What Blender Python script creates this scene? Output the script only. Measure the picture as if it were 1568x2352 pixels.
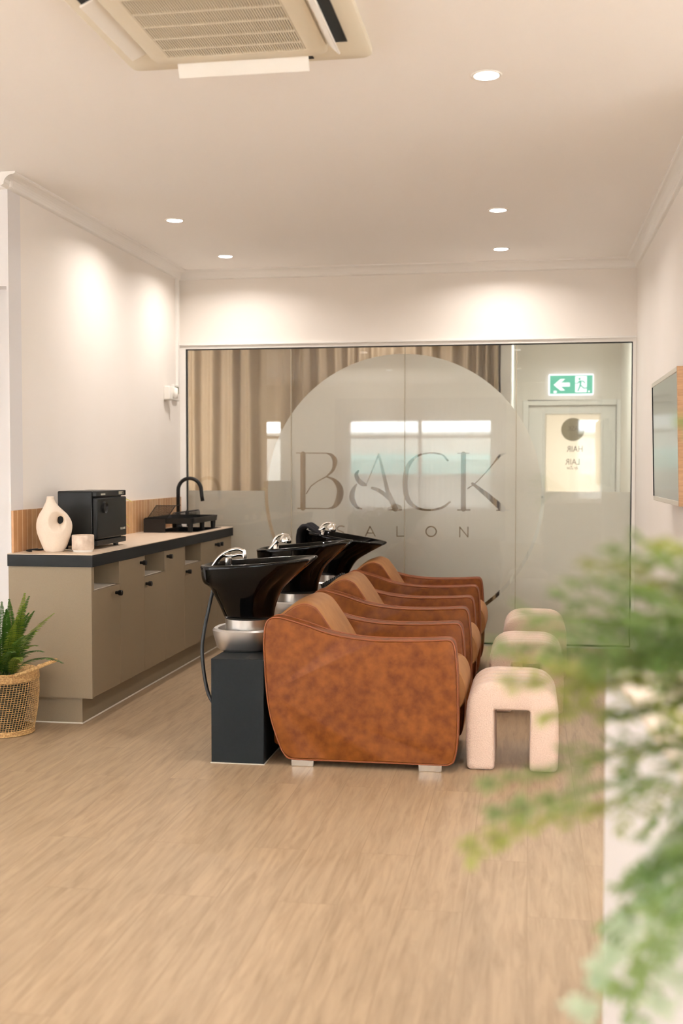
import bpy, bmesh, math, random
import numpy as np
from mathutils import Vector, Matrix
random.seed(7)
D=bpy.data; C=bpy.context.scene; COL=C.collection; PI=math.pi
for o in list(D.objects): D.objects.remove(o)
# ------------------------------------------------------------ camera
cam=D.cameras.new('camera'); camo=D.objects.new('camera',cam); COL.objects.link(camo); C.camera=camo
camo.location=(0,0,1.263); camo.rotation_euler=(math.radians(90-2.21),0,math.radians(9.36))
cam.sensor_fit='VERTICAL'; cam.sensor_height=36; cam.lens=40.1
cam.clip_start=.05
cam.dof.use_dof=True; cam.dof.focus_distance=5.5; cam.dof.aperture_fstop=2.4
# ------------------------------------------------------------ world, exposure
C.view_settings.view_transform='Standard'; C.view_settings.look='None'
C.view_settings.gamma=1; C.view_settings.use_curve_mapping=False
C.view_settings.exposure=0.44
w=D.worlds.new('world'); C.world=w; w.use_nodes=True
wn=w.node_tree; bg=wn.nodes['Background']; bg.inputs['Color'].default_value=(.90,.95,1,1); bg.inputs['Strength'].default_value=17.5
C.cycles.max_bounces=10; C.cycles.diffuse_bounces=5; C.cycles.glossy_bounces=5; C.cycles.transparent_max_bounces=24
C.cycles.sample_clamp_indirect=6
WARM=(1.0,.935,.89)
LAMP_W=6.7
def area(name,loc,rot,sx,sy,power,color,portal=False,shape='RECTANGLE',spread=PI):
    l=D.lights.new(name,'AREA'); l.shape=shape; l.size=sx
    if shape in('RECTANGLE','ELLIPSE'): l.size_y=sy
    l.energy=power; l.color=color; l.spread=spread
    if portal: l.cycles.is_portal=True
    o=D.objects.new(name,l); COL.objects.link(o); o.location=loc; o.rotation_euler=rot; return o
YF=-3.2   # shopfront wall
# daylight through the shopfront windows and the back door
area('window_portal',(-1.86,YF-.12,1.36),(PI/2,0,PI),2.5,1.62,1,(1,1,1),True)
area('window_portal',(1.45,YF-.12,1.36),(PI/2,0,PI),1.4,1.62,1,(1,1,1),True)
area('window_portal',(-4.45,YF-.12,1.36),(PI/2,0,PI),.4,1.62,1,(1,1,1),True)
area('door_daylight',(.41,11.9,1.3),(-PI/2,0,0),.6,.9,3.0,(.97,.98,1))
# ------------------------------------------------------------ helpers
class MB:
    def __init__(s): s.b=bmesh.new()
    def box(s,x0,y0,z0,x1,y1,z1,mat=None):
        v=[s.b.verts.new(p) for p in [(x0,y0,z0),(x1,y0,z0),(x1,y1,z0),(x0,y1,z0),(x0,y0,z1),(x1,y0,z1),(x1,y1,z1),(x0,y1,z1)]]
        if mat is not None:
            for q in v: q.co=mat@q.co
        for f in [(0,3,2,1),(4,5,6,7),(0,1,5,4),(1,2,6,5),(2,3,7,6),(3,0,4,7)]: s.b.faces.new([v[i] for i in f])
        return s
    def poly(s,pts): s.b.faces.new([s.b.verts.new(p) for p in pts]); return s
    def loft(s,rings,closed=True,cap0=True,cap1=True,loop=False):
        R=[[s.b.verts.new(p) for p in r] for r in rings]; n=len(R[0])
        m=len(R)
        for i in range(m if loop else m-1):
            A,B=R[i],R[(i+1)%m]
            for j in range(n if closed else n-1):
                k=(j+1)%n
                s.b.faces.new((A[j],A[k],B[k],B[j]))
        if closed and not loop:
            if cap0: s.b.faces.new(list(reversed(R[0])))
            if cap1: s.b.faces.new(R[-1])
        return s
    def tube(s,pts,r,n=10,loop=False,radii=None,caps=True):
        P=[Vector(p) for p in pts]; m=len(P); rings=[]; up=None
        for i,p in enumerate(P):
            if loop: t=P[(i+1)%m]-P[i-1]
            else: t=P[min(i+1,m-1)]-P[max(i-1,0)]
            t.normalize()
            if up is None:
                up=Vector((0,0,1)) if abs(t.z)<.9 else Vector((1,0,0))
            a=(up-t*up.dot(t))
            if a.length<1e-5: a=t.orthogonal()
            a.normalize(); up=a; b=t.cross(a)
            rr=radii[i] if radii else r
            rings.append([tuple(p+(a*math.cos(q*2*PI/n)+b*math.sin(q*2*PI/n))*rr) for q in range(n)])
        return s.loft(rings,loop=loop,cap0=caps,cap1=caps)
    def lathe(s,prof,c=(0,0,0),n=32,cap0=True,cap1=True,sx=1,sy=1):
        return s.loft([[(c[0]+r*sx*math.cos(a*2*PI/n),c[1]+r*sy*math.sin(a*2*PI/n),c[2]+z) for a in range(n)] for r,z in prof],cap0=cap0,cap1=cap1)
    def prism(s,pts,axis,a,b):
        def f(p,q):
            if axis=='y': return (p[0],q,p[1])
            if axis=='x': return (q,p[0],p[1])
            return (p[0],p[1],q)
        return s.loft([[f(p,a) for p in pts],[f(p,b) for p in pts]])
    def done(s,name,mat,parent=None,bevel=0,seg=2,smooth=False,sub=0,angle=None,solid=0):
        bmesh.ops.remove_doubles(s.b,verts=s.b.verts,dist=1e-6)
        bmesh.ops.recalc_face_normals(s.b,faces=s.b.faces)
        me=D.meshes.new(name); s.b.to_mesh(me); s.b.free()
        return finish(name,me,mat,parent,bevel,seg,smooth,sub,angle,solid)
def finish(name,me,mat,parent=None,bevel=0,seg=2,smooth=False,sub=0,angle=None,solid=0):
    o=D.objects.new(name,me); COL.objects.link(o)
    if mat: me.materials.append(mat)
    if solid:
        m=o.modifiers.new('s','SOLIDIFY'); m.thickness=solid; m.offset=0
    if bevel:
        m=o.modifiers.new('b','BEVEL'); m.width=bevel; m.segments=seg; m.limit_method='ANGLE'; m.angle_limit=math.radians(angle or 40)
        m.harden_normals=False
    if sub:
        m=o.modifiers.new('u','SUBSURF'); m.levels=sub; m.render_levels=sub
    if smooth or bevel or sub:
        for p in me.polygons: p.use_smooth=True
        if not (smooth=='full'):
            try: me.set_sharp_from_angle(angle=math.radians(38))
            except Exception: pass
    if parent: o.parent=parent
    return o
def tag(o,label=None,cat=None,group=None,kind=None):
    if label: o['label']=label
    if cat: o['category']=cat
    if group: o['group']=group
    if kind: o['kind']=kind
    return o
def thing(name,loc,label=None,cat=None,group=None,kind=None,rz=0):
    o=D.objects.new(name,None); COL.objects.link(o); o.location=loc; o.rotation_euler=(0,0,rz); o.empty_display_size=.1
    return tag(o,label,cat,group,kind)
def kids(o): return [c for c in D.objects if c.parent==o]
def dup(root,loc=None,label=None,parent=None):
    c=root.copy(); COL.objects.link(c)
    if parent: c.parent=parent
    if loc is not None: c.location=loc
    if label: c['label']=label
    for k in kids(root): dup(k,parent=c)
    return c
def catmull(P,n=8,closed=False):
    P=[Vector(p) for p in P]; out=[]; m=len(P)
    for i in range(m if closed else m-1):
        p1,p2=P[i],P[(i+1)%m]
        p0=P[i-1] if (closed or i>0) else p1*2-p2
        p3=P[(i+2)%m] if (closed or i+2<m) else p2*2-p1
        for k in range(n):
            t=k/n
            out.append(.5*((2*p1)+(p2-p0)*t+(2*p0-5*p1+4*p2-p3)*t*t+(3*p1-p0-3*p2+p3)*t**3))
    if not closed: out.append(P[-1].copy())
    return out
def rpoly(pts,rad,n=5):
    """round the corners of a 2D polygon; rad scalar or list"""
    out=[]; m=len(pts)
    for i in range(m):
        r=rad[i] if isinstance(rad,(list,tuple)) else rad
        p=Vector(pts[i]); a=Vector(pts[i-1])-p; b=Vector(pts[(i+1)%m])-p
        la,lb=a.length,b.length; a.normalize(); b.normalize()
        if r<=0: out.append(tuple(p)); continue
        ang=a.angle(b); d=min(r/max(math.tan(ang/2),1e-3),la*.49,lb*.49)
        s,e=p+a*d,p+b*d
        for k in range(n+1):
            t=k/n; out.append(tuple(s*(1-t)**2+p*2*t*(1-t)+e*t*t))
    return out
# ------------------------------------------------------------ materials
def mat(name,color=(.8,.8,.8),rough=.5,metal=0,**k):
    m=D.materials.new(name); m.use_nodes=True; b=m.node_tree.nodes['Principled BSDF']
    b.inputs['Base Color'].default_value=(*color,1); b.inputs['Roughness'].default_value=rough; b.inputs['Metallic'].default_value=metal
    for a,v in k.items():
        b.inputs[a].default_value=v
    return m
def N(m,t,**k):
    n=m.node_tree.nodes.new(t)
    for a,v in k.items(): setattr(n,a,v)
    return n
def L(m,a,b): m.node_tree.links.new(a,b)
def noisy(m,c1,c2,scale=5,detail=4,stretch=(1,1,1),bump=0,bscale=None,bdist=.002,lo=.35,hi=.65):
    b=m.node_tree.nodes['Principled BSDF']
    tc=N(m,'ShaderNodeTexCoord'); mp=N(m,'ShaderNodeMapping'); mp.inputs['Scale'].default_value=stretch
    L(m,tc.outputs['Object'],mp.inputs['Vector'])
    no=N(m,'ShaderNodeTexNoise'); no.inputs['Scale'].default_value=scale; no.inputs['Detail'].default_value=detail
    L(m,mp.outputs[0],no.inputs['Vector'])
    cr=N(m,'ShaderNodeValToRGB'); cr.color_ramp.elements[0].position=lo; cr.color_ramp.elements[1].position=hi
    cr.color_ramp.elements[0].color=(*c1,1); cr.color_ramp.elements[1].color=(*c2,1)
    L(m,no.outputs['Fac'],cr.inputs['Fac']); L(m,cr.outputs['Color'],b.inputs['Base Color'])
    if bump:
        n2=N(m,'ShaderNodeTexNoise'); n2.inputs['Scale'].default_value=bscale or scale*4; n2.inputs['Detail'].default_value=3
        L(m,mp.outputs[0],n2.inputs['Vector'])
        bp=N(m,'ShaderNodeBump'); bp.inputs['Strength'].default_value=bump; bp.inputs['Distance'].default_value=bdist
        L(m,n2.outputs['Fac'],bp.inputs['Height']); L(m,bp.outputs['Normal'],b.inputs['Normal'])
    return m
def hexc(r,g,b):
    f=lambda v:((v/255+.055)/1.055)**2.4 if v/255>.04045 else v/255/12.92
    return (f(r),f(g),f(b))
PAINT=noisy(mat('wall_paint',rough=.75),hexc(236,229,220),hexc(238,231,223),2,2,bump=.06,bscale=180,bdist=.001)
CEILP=mat('ceiling_paint',hexc(247,243,238),.9)
TRIMP=mat('trim_paint',hexc(240,236,230),.5)
GREYP=mat('grey_white_paint',hexc(226,222,220),.6)
LAM=noisy(mat('taupe_laminate',rough=.5),hexc(134,117,92),hexc(137,120,95),300,2)
LAMD=mat('pale_laminate',hexc(205,196,182),.5)
BLK=mat('black_laminate',hexc(20,23,24),.6,**{'Specular IOR Level':.35})
BLKM=mat('black_matt_metal',hexc(14,14,14),.42)
BLKP=mat('black_plastic',hexc(15,18,18),.42,**{'Specular IOR Level':.35})
CERAM=mat('black_ceramic',(.0015,.0015,.0015),.04,**{'Specular IOR Level':.2})
CHROME=mat('chrome',(.74,.71,.66),.12,1)
STEEL=mat('brushed_steel',(.62,.60,.57),.3,1)
ALU=mat('satin_aluminium',(.66,.64,.62),.42,1)
RUB=mat('black_rubber',(.012,.014,.015),.45)
PED=noisy(mat('charcoal_panel',rough=.6,**{'Specular IOR Level':.3}),hexc(12,19,22),hexc(15,22,25),80,2)
WHITE=mat('white_plastic',hexc(238,234,226),.45)
CASS=mat('cassette_plastic',hexc(222,212,190),.5)
DARK=mat('dark_void',(.01,.012,.012),.6)
TOP=noisy(mat('stone_worktop',rough=.45),hexc(206,184,160),hexc(214,194,172),18,5)
WOODF=noisy(mat('oak_frame',rough=.45),hexc(168,128,92),hexc(186,146,108),14,3,(1,1,8))
# leather
LEA=mat('tan_leather',rough=.5,**{'Specular IOR Level':.28})
noisy(LEA,hexc(92,40,7),hexc(134,75,24),24,9,bump=.25,bscale=240,bdist=.0012,lo=.24,hi=.76)
LEAP=mat('piping_leather',hexc(128,66,28),.5)
LEA_LIT=mat('toplit_tan_leather',rough=.6,**{'Specular IOR Level':.25})  # tan leather lightened as if lit from the ceiling, for the cushions
noisy(LEA_LIT,hexc(140,93,53),hexc(158,111,67),9,6,(1,1,1),bump=.2,bscale=240,bdist=.001)
BOU=mat('boucle',rough=.95,**{'Sheen Weight':.3})
noisy(BOU,hexc(216,188,168),hexc(228,202,184),220,3,bump=.8,bscale=200,bdist=.004)
CER=noisy(mat('matt_ceramic',rough=.85),hexc(226,209,190),hexc(229,213,194),150,2,bump=.08)
TRAV=noisy(mat('travertine',rough=.6),hexc(196,174,154),hexc(222,204,186),30,6,bump=.1)
FRAME_SHEEN=mat('sheen_pale_frame',hexc(206,198,184),.3,**{'Specular IOR Level':.8})  # grazing reflection on the TV frame put into a pale colour
# floor
def floor_mat():
    m=mat('oak_vinyl',rough=.42); b=m.node_tree.nodes['Principled BSDF']
    tc=N(m,'ShaderNodeTexCoord'); sp=N(m,'ShaderNodeSeparateXYZ'); L(m,tc.outputs['Object'],sp.inputs[0])
    cb=N(m,'ShaderNodeCombineXYZ'); L(m,sp.outputs['Y'],cb.inputs['X']); L(m,sp.outputs['X'],cb.inputs['Y'])
    br=N(m,'ShaderNodeTexBrick'); L(m,cb.outputs[0],br.inputs['Vector'])
    br.inputs['Scale'].default_value=1; br.inputs['Brick Width'].default_value=1.22; br.inputs['Row Height'].default_value=.18
    br.inputs['Mortar Size'].default_value=.0012; br.inputs['Mortar Smooth'].default_value=.3; br.offset=.37; br.inputs['Bias'].default_value=0
    br.inputs['Color1'].default_value=(0,0,0,1); br.inputs['Color2'].default_value=(1,1,1,1); br.inputs['Mortar'].default_value=(.5,.5,.5,1)
    # grain: stretched noise, shifted per plank
    ad=N(m,'ShaderNodeVectorMath',operation='MULTIPLY_ADD'); L(m,br.outputs['Color'],ad.inputs[0]); ad.inputs[1].default_value=(7,3,5)
    mp=N(m,'ShaderNodeMapping'); mp.inputs['Scale'].default_value=(1,.085,1); L(m,tc.outputs['Object'],mp.inputs['Vector']); L(m,mp.outputs[0],ad.inputs[2])
    n1=N(m,'ShaderNodeTexNoise'); n1.inputs['Scale'].default_value=44; n1.inputs['Detail'].default_value=8; n1.inputs['Roughness'].default_value=.62; n1.inputs['Distortion'].default_value=.6; L(m,ad.outputs[0],n1.inputs['Vector'])
    n2=N(m,'ShaderNodeTexNoise'); n2.inputs['Scale'].default_value=5; n2.inputs['Detail'].default_value=3; n2.inputs['Distortion'].default_value=1.5; L(m,ad.outputs[0],n2.inputs['Vector'])
    cr=N(m,'ShaderNodeValToRGB'); e=cr.color_ramp.elements; e[0].position=.30; e[0].color=(*hexc(146,123,95),1); e[1].position=.62; e[1].color=(*hexc(172,149,120),1)
    x=e.new(.46); x.color=(*hexc(161,138,110),1); L(m,n1.outputs['Fac'],cr.inputs['Fac'])
    c2=N(m,'ShaderNodeValToRGB'); e=c2.color_ramp.elements; e[0].position=.3; e[0].color=(.92,.915,.91,1); e[1].position=.7; e[1].color=(1.06,1.05,1.04,1); L(m,n2.outputs['Fac'],c2.inputs['Fac'])
    mx=N(m,'ShaderNodeMix',data_type='RGBA',blend_type='MULTIPLY'); mx.inputs['Factor'].default_value=1; L(m,cr.outputs['Color'],mx.inputs['A']); L(m,c2.outputs['Color'],mx.inputs['B'])
    m3=N(m,'ShaderNodeMix',data_type='RGBA',blend_type='MULTIPLY'); L(m,br.outputs['Fac'],m3.inputs['Factor']); L(m,mx.outputs['Result'],m3.inputs['A']); m3.inputs['B'].default_value=(.74,.70,.66,1)
    L(m,m3.outputs['Result'],b.inputs['Base Color'])
    bp=N(m,'ShaderNodeBump'); bp.inputs['Strength'].default_value=.15; bp.inputs['Distance'].default_value=.001; L(m,n1.outputs['Fac'],bp.inputs['Height']); L(m,bp.outputs[0],b.inputs['Normal'])
    return m
FLOOR=floor_mat()
# tiles: vertical terracotta fingers with pale grout, laid along Y
def tile_mat():
    m=mat('finger_tile',rough=.35); b=m.node_tree.nodes['Principled BSDF']
    tc=N(m,'ShaderNodeTexCoord'); sp=N(m,'ShaderNodeSeparateXYZ'); L(m,tc.outputs['Object'],sp.inputs[0])
    cb=N(m,'ShaderNodeCombineXYZ'); L(m,sp.outputs['Y'],cb.inputs['X']); L(m,sp.outputs['Z'],cb.inputs['Y'])
    br=N(m,'ShaderNodeTexBrick'); L(m,cb.outputs[0],br.inputs['Vector']); br.offset=0
    br.inputs['Scale'].default_value=1; br.inputs['Brick Width'].default_value=.056; br.inputs['Row Height'].default_value=4
    br.inputs['Mortar Size'].default_value=.0022; br.inputs['Mortar Smooth'].default_value=.1
    br.inputs['Color1'].default_value=(*hexc(178,130,86),1); br.inputs['Color2'].default_value=(*hexc(206,166,122),1); br.inputs['Mortar'].default_value=(*hexc(232,212,184),1)
    no=N(m,'ShaderNodeTexNoise'); no.inputs['Scale'].default_value=14; no.inputs['Detail'].default_value=6; L(m,tc.outputs['Object'],no.inputs['Vector'])
    cr=N(m,'ShaderNodeValToRGB'); cr.color_ramp.elements[0].color=(.7,.66,.62,1); cr.color_ramp.elements[1].color=(1.2,1.2,1.2,1); L(m,no.outputs['Fac'],cr.inputs['Fac'])
    mx=N(m,'ShaderNodeMix',data_type='RGBA',blend_type='MULTIPLY'); mx.inputs['Factor'].default_value=1; L(m,br.outputs['Color'],mx.inputs['A']); L(m,cr.outputs['Color'],mx.inputs['B']); L(m,mx.outputs['Result'],b.inputs['Base Color'])
    return m
TILE=tile_mat()
def clear_glass(name,tint=(.975,.985,.98),refl=1.5):
    m=D.materials.new(name); m.use_nodes=True; nt=m.node_tree; nt.nodes.clear()
    out=N(m,'ShaderNodeOutputMaterial'); tr=N(m,'ShaderNodeBsdfTransparent'); gl=N(m,'ShaderNodeBsdfGlossy'); fr=N(m,'ShaderNodeFresnel'); mx=N(m,'ShaderNodeMixShader')
    tr.inputs['Color'].default_value=(*tint,1); gl.inputs['Roughness'].default_value=.0; gl.inputs['Color'].default_value=(1,1,1,1); fr.inputs['IOR'].default_value=refl
    L(m,fr.outputs[0],mx.inputs[0]); L(m,tr.outputs[0],mx.inputs[1]); L(m,gl.outputs[0],mx.inputs[2]); L(m,mx.outputs[0],out.inputs[0]); return m
GLASS=clear_glass('clear_glass')
def sheet(name,col,t=.5,tr=.1,tcol=None):
    """diffuse + translucent + a little see-through"""
    m=D.materials.new(name); m.use_nodes=True; nt=m.node_tree; nt.nodes.clear()
    out=N(m,'ShaderNodeOutputMaterial'); d=N(m,'ShaderNodeBsdfDiffuse'); s=N(m,'ShaderNodeBsdfTranslucent'); p=N(m,'ShaderNodeBsdfTransparent')
    d.inputs['Color'].default_value=(*col,1); s.inputs['Color'].default_value=(*(tcol or col),1)
    a=N(m,'ShaderNodeMixShader'); a.inputs[0].default_value=t; b=N(m,'ShaderNodeMixShader'); b.inputs[0].default_value=tr
    L(m,d.outputs[0],a.inputs[1]); L(m,s.outputs[0],a.inputs[2]); L(m,a.outputs[0],b.inputs[1]); L(m,p.outputs[0],b.inputs[2]); L(m,b.outputs[0],out.inputs[0]); return m
FROST=sheet('frosted_film',hexc(252,246,236),.28,.02)
CURT=sheet('curtain_fabric',hexc(186,166,140),.2,0)
SHEER=sheet('sheer_fabric',hexc(240,236,238),.6,.6)
FILL_BLIND=sheet('fill_blind',hexc(248,244,242),.74,.10)  # translucency sets how much fill the added side windows give
DOORFILM=sheet('door_film',hexc(245,240,228),.85,0)
def leafmat(name,c1,c2,scale=30,rough=.5,tl=.35):
    m=mat(name,rough=rough); noisy(m,c1,c2,scale,2); nt=m.node_tree
    b=nt.nodes['Principled BSDF']; out=nt.nodes['Material Output']; s=N(m,'ShaderNodeBsdfTranslucent'); s.inputs['Color'].default_value=(c2[0]*1.2,c2[1]*1.2,c2[2],1)
    x=N(m,'ShaderNodeMixShader'); x.inputs[0].default_value=tl; L(m,b.outputs[0],x.inputs[1]); L(m,s.outputs[0],x.inputs[2]); L(m,x.outputs[0],out.inputs[0]); return m
LEAFD=leafmat('fern_green',hexc(30,62,22),hexc(66,104,34),20)
LEAFY=leafmat('yellow_green_leaf',hexc(126,142,44),hexc(176,180,100),14)
LEAFG=leafmat('mid_green_leaf',hexc(92,126,64),hexc(146,164,104),14)
LEAFS=leafmat('sage_green_leaf',hexc(148,174,142),hexc(204,214,190),14)
POTHOS=leafmat('variegated_leaf',hexc(96,120,20),hexc(214,206,110),60,.35)
STEMM=mat('green_stem',hexc(100,116,52),.5)
RATTAN=noisy(mat('rattan',rough=.6),hexc(160,120,70),hexc(206,168,112),140,3,bump=.4,bscale=300)
def emis(name,col,s):
    m=D.materials.new(name); m.use_nodes=True; nt=m.node_tree; nt.nodes.clear()
    out=N(m,'ShaderNodeOutputMaterial'); e=N(m,'ShaderNodeEmission'); e.inputs[0].default_value=(*col,1); e.inputs[1].default_value=s; L(m,e.outputs[0],out.inputs[0]); return m
LED=emis('led_diffuser',(1,.95,.9),12)
SIGNG=emis('sign_green_lit',hexc(110,205,170),.75)
SIGNW=emis('sign_white_lit',(1,1,1),1.1)
json_strokes=[[[-1.626,1.364,0.0192],[-1.627,0.972,0.0192]],[[-1.676,1.372,0.003],[-1.451,1.37,0.0036]],[[-1.666,0.969,0.0036],[-1.438,0.969,0.0036]],[[-1.451,1.37,0.0036],[-1.442,1.367,0.0054],[-1.433,1.364,0.0073],[-1.425,1.361,0.0091],[-1.417,1.357,0.0108],[-1.411,1.351,0.0125],[-1.405,1.344,0.0142],[-1.4,1.337,0.0157],[-1.395,1.33,0.0168],[-1.393,1.323,0.0173],[-1.391,1.316,0.0174],[-1.39,1.308,0.0172],[-1.391,1.3,0.0168],[-1.392,1.29,0.0159],[-1.394,1.279,0.0146],[-1.397,1.268,0.0132],[-1.4,1.258,0.012],[-1.405,1.249,0.011],[-1.41,1.242,0.0101],[-1.416,1.235,0.0093],[-1.422,1.228,0.0084],[-1.43,1.221,0.0075],[-1.438,1.214,0.0066],[-1.446,1.207,0.0057],[-1.454,1.2,0.0048]],[[-1.454,1.2,0.0048],[-1.518,1.167,0.0036],[-1.567,1.131,0.0036],[-1.602,1.076,0.0036]],[[-1.454,1.2,0.0048],[-1.442,1.196,0.0059],[-1.43,1.193,0.007],[-1.419,1.188,0.0081],[-1.408,1.183,0.0096],[-1.397,1.176,0.0115],[-1.388,1.168,0.0137],[-1.379,1.159,0.016],[-1.371,1.149,0.018],[-1.364,1.138,0.0197],[-1.359,1.126,0.0214],[-1.354,1.114,0.0229],[-1.352,1.101,0.024],[-1.351,1.089,0.0247],[-1.352,1.077,0.0252],[-1.354,1.065,0.0254],[-1.356,1.053,0.0252],[-1.36,1.042,0.0245],[-1.364,1.031,0.0234],[-1.368,1.02,0.022],[-1.374,1.011,0.0204],[-1.38,1.002,0.0182],[-1.386,0.994,0.0157],[-1.394,0.986,0.0131],[-1.402,0.98,0.0108],[-1.41,0.976,0.0088],[-1.42,0.974,0.007],[-1.429,0.972,0.0053],[-1.438,0.97,0.0036]],[[-1.219,1.243,0.006],[-1.223,1.237,0.0079],[-1.228,1.23,0.0098],[-1.233,1.223,0.0116],[-1.235,1.216,0.0132],[-1.234,1.207,0.0144],[-1.231,1.198,0.0153],[-1.227,1.188,0.0161],[-1.222,1.18,0.0168],[-1.216,1.172,0.0175],[-1.209,1.164,0.0182],[-1.201,1.158,0.0185],[-1.193,1.152,0.018],[-1.186,1.148,0.0163],[-1.179,1.145,0.0138],[-1.171,1.143,0.011],[-1.164,1.14,0.0084]],[[-1.231,1.147,0.0048],[-1.237,1.138,0.0073],[-1.244,1.128,0.0099],[-1.25,1.118,0.0123],[-1.255,1.108,0.0144],[-1.259,1.096,0.016],[-1.263,1.084,0.0174],[-1.265,1.071,0.0185],[-1.266,1.059,0.0192],[-1.266,1.048,0.0194],[-1.264,1.038,0.0193],[-1.26,1.027,0.0188],[-1.256,1.017,0.018],[-1.251,1.007,0.0166],[-1.245,0.998,0.0147],[-1.237,0.989,0.0127],[-1.23,0.981,0.0108],[-1.221,0.976,0.009],[-1.211,0.973,0.0072],[-1.202,0.97,0.0054],[-1.192,0.967,0.0036]],[[-1.118,1.119,0.0096],[-1.11,1.116,0.0105],[-1.102,1.114,0.0115],[-1.094,1.112,0.0124],[-1.085,1.108,0.0132],[-1.075,1.103,0.0137],[-1.064,1.098,0.0141],[-1.053,1.091,0.0144],[-1.043,1.084,0.0144],[-1.033,1.077,0.0141],[-1.024,1.069,0.0136],[-1.015,1.06,0.0129],[-1.007,1.052,0.012],[-1.0,1.044,0.0107],[-0.994,1.035,0.0092],[-0.988,1.027,0.0076],[-0.983,1.019,0.006]],[[-1.07,1.363,0.006],[-1.007,1.096,0.0156],[-0.951,0.971,0.0204]],[[-0.997,0.962,0.0036],[-0.904,0.963,0.0036]],[[-1.07,1.363,0.006],[-1.128,1.222,0.0036],[-1.164,1.138,0.0036]],[[-0.559,1.021,0.006],[-0.571,1.011,0.0067],[-0.583,1.0,0.0075],[-0.596,0.991,0.0081],[-0.612,0.982,0.0084],[-0.631,0.975,0.008],[-0.652,0.969,0.0072],[-0.674,0.964,0.0064],[-0.695,0.962,0.006],[-0.717,0.962,0.0062],[-0.739,0.964,0.0067],[-0.76,0.967,0.0074],[-0.779,0.972,0.0084],[-0.795,0.978,0.0097],[-0.809,0.985,0.0113],[-0.821,0.993,0.013],[-0.832,1.001,0.0144],[-0.842,1.011,0.0155],[-0.85,1.02,0.0165],[-0.857,1.031,0.0174],[-0.863,1.043,0.018],[-0.868,1.056,0.0182],[-0.872,1.07,0.0182],[-0.875,1.085,0.0181],[-0.877,1.103,0.018],[-0.879,1.124,0.0181],[-0.88,1.149,0.0182],[-0.88,1.174,0.0182],[-0.878,1.198,0.018],[-0.876,1.22,0.0174],[-0.872,1.242,0.0165],[-0.866,1.262,0.0155],[-0.857,1.282,0.0144],[-0.846,1.3,0.013],[-0.832,1.318,0.0114],[-0.815,1.334,0.0098],[-0.797,1.347,0.0084],[-0.777,1.357,0.0072],[-0.755,1.363,0.0061],[-0.731,1.367,0.0053],[-0.708,1.37,0.0048],[-0.685,1.37,0.0048],[-0.661,1.368,0.0051],[-0.638,1.364,0.0056],[-0.619,1.359,0.006],[-0.605,1.35,0.0063],[-0.595,1.34,0.0066],[-0.587,1.328,0.0069],[-0.577,1.317,0.0072]],[[-0.465,1.362,0.018],[-0.464,0.971,0.018]],[[-0.507,1.368,0.003],[-0.424,1.368,0.003]],[[-0.505,0.964,0.0036],[-0.417,0.965,0.0036]],[[-0.165,1.367,0.0036],[-0.176,1.363,0.005],[-0.187,1.36,0.0066],[-0.199,1.356,0.0079],[-0.211,1.347,0.0084],[-0.224,1.334,0.0077],[-0.237,1.317,0.0063],[-0.252,1.297,0.0047],[-0.269,1.276,0.0036],[-0.291,1.25,0.0033],[-0.316,1.221,0.0033],[-0.342,1.193,0.0035],[-0.365,1.169,0.0036],[-0.384,1.152,0.0036],[-0.401,1.139,0.0036],[-0.418,1.128,0.0036],[-0.435,1.116,0.0036]],[[-0.4,1.152,0.0096],[-0.294,1.069,0.018],[-0.188,0.975,0.0228]],[[-0.229,0.964,0.0036],[-0.144,0.965,0.0036]],[[-1.322,0.838,0.0036],[-1.329,0.84,0.0036],[-1.336,0.842,0.0036],[-1.343,0.843,0.0036],[-1.349,0.843,0.0036],[-1.356,0.842,0.0036],[-1.362,0.839,0.0036],[-1.367,0.836,0.0036],[-1.371,0.832,0.0036],[-1.373,0.828,0.0036],[-1.373,0.823,0.0036],[-1.372,0.818,0.0036],[-1.369,0.814,0.0036],[-1.362,0.81,0.0036],[-1.352,0.807,0.0036],[-1.342,0.803,0.0036],[-1.334,0.8,0.0036],[-1.33,0.796,0.0036],[-1.327,0.791,0.0036],[-1.325,0.787,0.0036],[-1.326,0.783,0.0036],[-1.328,0.778,0.0036],[-1.333,0.773,0.0036],[-1.338,0.769,0.0036],[-1.344,0.767,0.0036],[-1.351,0.767,0.0036],[-1.358,0.768,0.0036],[-1.366,0.771,0.0036],[-1.374,0.773,0.0036]],[[-1.167,0.771,0.0036],[-1.134,0.842,0.0036],[-1.097,0.772,0.0036]],[[-1.154,0.794,0.0029],[-1.109,0.794,0.0029]],[[-0.938,0.844,0.0036],[-0.938,0.773,0.0036],[-0.89,0.774,0.0036]],[[-0.656,0.809,0.0036],[-0.658,0.798,0.0036],[-0.663,0.788,0.0036],[-0.672,0.78,0.0036],[-0.682,0.775,0.0036],[-0.693,0.773,0.0036],[-0.705,0.775,0.0036],[-0.715,0.78,0.0036],[-0.723,0.788,0.0036],[-0.729,0.798,0.0036],[-0.73,0.809,0.0036],[-0.729,0.82,0.0036],[-0.723,0.83,0.0036],[-0.715,0.838,0.0036],[-0.705,0.843,0.0036],[-0.693,0.845,0.0036],[-0.682,0.843,0.0036],[-0.672,0.838,0.0036],[-0.664,0.83,0.0036],[-0.658,0.82,0.0036],[-0.656,0.809,0.0036]],[[-0.489,0.772,0.0036],[-0.489,0.843,0.0036],[-0.431,0.772,0.0036],[-0.431,0.843,0.0036]]]
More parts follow.
